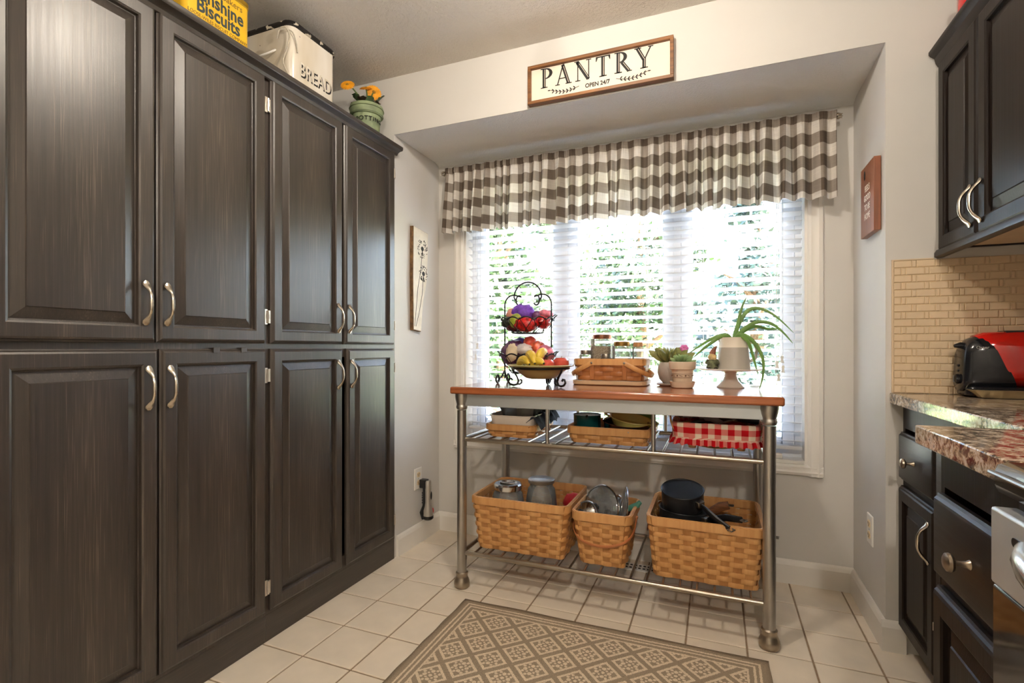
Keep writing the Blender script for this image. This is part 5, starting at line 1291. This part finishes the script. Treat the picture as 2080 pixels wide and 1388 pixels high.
# ================================================================ OUTSIDE
M_grass = plain('lawn', C(112, 130, 70), .9, 0, .15, 3); M_patio = plain('pale_concrete', C(222, 218, 210), .9, 0, .05, 2)
g = MB().box(-14, 14, 3.0, 26, -1.1, -.9).build('lawn', M_grass, smooth=False); struct(g)
g = MB().box(-7, 10, 2.85, 7.0, -.92, -.86).build('patio', M_patio, smooth=False); struct(g)
def tree(x, y, h, R, n, seed, col, lab, name='maple_tree'):
    r_ = random.Random(seed); t = thing(name, lab, 'tree', (x, y, -.9))
    MB().tube([(0, 0, -.05), (.05, .02, h * .35), (-.03, .05, h * .62), (.04, 0, h * .92)], [.17, .13, .09, .03], 8).build('trunk', M_bark, t)
    bm = MB()
    for k in range(7):
        a = k * 2.4; z = h * (.35 + .07 * k); L = R * .75 * (1 - .07 * k); bm.tube([(0, 0, z), (L * .5 * cos(a), L * .5 * sin(a), z + .35), (L * cos(a), L * sin(a), z + .5)], [.06, .04, .012], 6)
    bm.build('branches', M_bark, t)
    mt = [plain(f'foliage_{seed}_{q}', C(*[min(255, int(c_ * q / 10)) for c_ in col]), .6, 0, .3, 2) for q in (8, 11)]
    cl = [(r_.gauss(0, R * .42), r_.gauss(0, R * .42), h * .62 + r_.gauss(0, h * .2)) for _ in range(34)]
    for q in range(2):
        m = MB()
        for k in range(n // 2):
            c_ = r_.choice(cl); p = Vector((c_[0] + r_.gauss(0, R * .14), c_[1] + r_.gauss(0, R * .14), c_[2] + r_.gauss(0, R * .13)))
            s_ = r_.uniform(.05, .1); u_ = Vector((r_.gauss(0, 1), r_.gauss(0, 1), r_.gauss(0, .6))).normalized(); w_ = u_.orthogonal().normalized()
            m.add([p - u_ * s_, p + w_ * s_ * .5, p + u_ * s_, p - w_ * s_ * .5], [(0, 1, 2, 3)])
        o = m.build('foliage', mt[q], t, smooth=False); o['kind'] = 'stuff'
tree(-3.7, 8.5, 4.8, 1.15, 6400, 1, (52, 74, 38), 'leafy green maple tree beyond the patio, next to the white house')
tree(-1.5, 10.9, 5.4, 1.2, 6400, 2, (50, 70, 38), 'leafy tree in the middle of the garden behind the blind')
tree(.62, 9.2, 4.3, .95, 5200, 3, (74, 92, 78), 'silvery blue spruce tree at the bright side of the garden', 'spruce_tree')
tree(-6.8, 8.8, 5.0, 1.3, 4200, 4, (56, 78, 40), 'leafy tree at the far corner of the garden by the white house')
tree(2.2, 14.5, 3.6, 1.5, 3600, 5, (70, 88, 56), 'pale distant tree beyond the lawn')
tree(-3.2, 15.0, 4.8, 1.9, 4600, 6, (62, 82, 48), 'broad distant tree beyond the lawn')
for i in range(9):
    x = -5.6 + 1.3 * i; r_ = random.Random(50 + i); t = thing('hedge_shrub', 'rounded green shrub in the row beyond the patio', 'shrub', (x, 7.75 - .5, -.9), 0, 'shrubs in a row beyond the patio')
    m = MB()
    for k in range(900):
        v_ = Vector((r_.gauss(0, 1), r_.gauss(0, 1), r_.gauss(0, 1))).normalized() * r_.uniform(.6, 1.0); p = Vector((v_.x * .62, v_.y * .5, .6 + v_.z * .6)); s_ = r_.uniform(.04, .08)
        u_ = Vector((r_.gauss(0, 1), r_.gauss(0, 1), r_.gauss(0, .6))).normalized(); w_ = u_.orthogonal().normalized(); m.add([p - u_ * s_, p + w_ * s_ * .5, p + u_ * s_, p - w_ * s_ * .5], [(0, 1, 2, 3)])
    o = m.build('foliage', bpy.data.materials['foliage_%d_%d' % (1 + i % 3, 8 if i % 2 else 11)], t, smooth=False); o['kind'] = 'stuff'
    MB().tube([(0, 0, 0), (.02, 0, .5)], [.04, .02], 6).build('stem', M_bark, t)
hs = thing('neighbour_house', 'white neighbouring house with pale gable roof behind the trees', 'house', (-7.6, 13.6, -.9))
MB().box(-2.2, 2.2, -2, 2, 0, 2.9).build('house_wall', plain('white_siding', C(222, 222, 222), .8, 0, .03, 1), hs, smooth=False)
MB().prism([(-2.6, 2.8), (2.6, 2.8), (0, 4.6)], -2.3, 2.3, 'y').build('roof', plain('pale_roof', C(200, 200, 204), .8, 0, .05, 3), hs, smooth=False)
for x in (-1.1, .9): q = MB().box(x - .4, x + .4, -2.03, -1.98, 1.1, 2.2).build('house_window', M_vinyl, hs); MB().box(x - .34, x + .34, -2.045, -2.025, 1.16, 2.14).build('window_pane', M_blk, q)
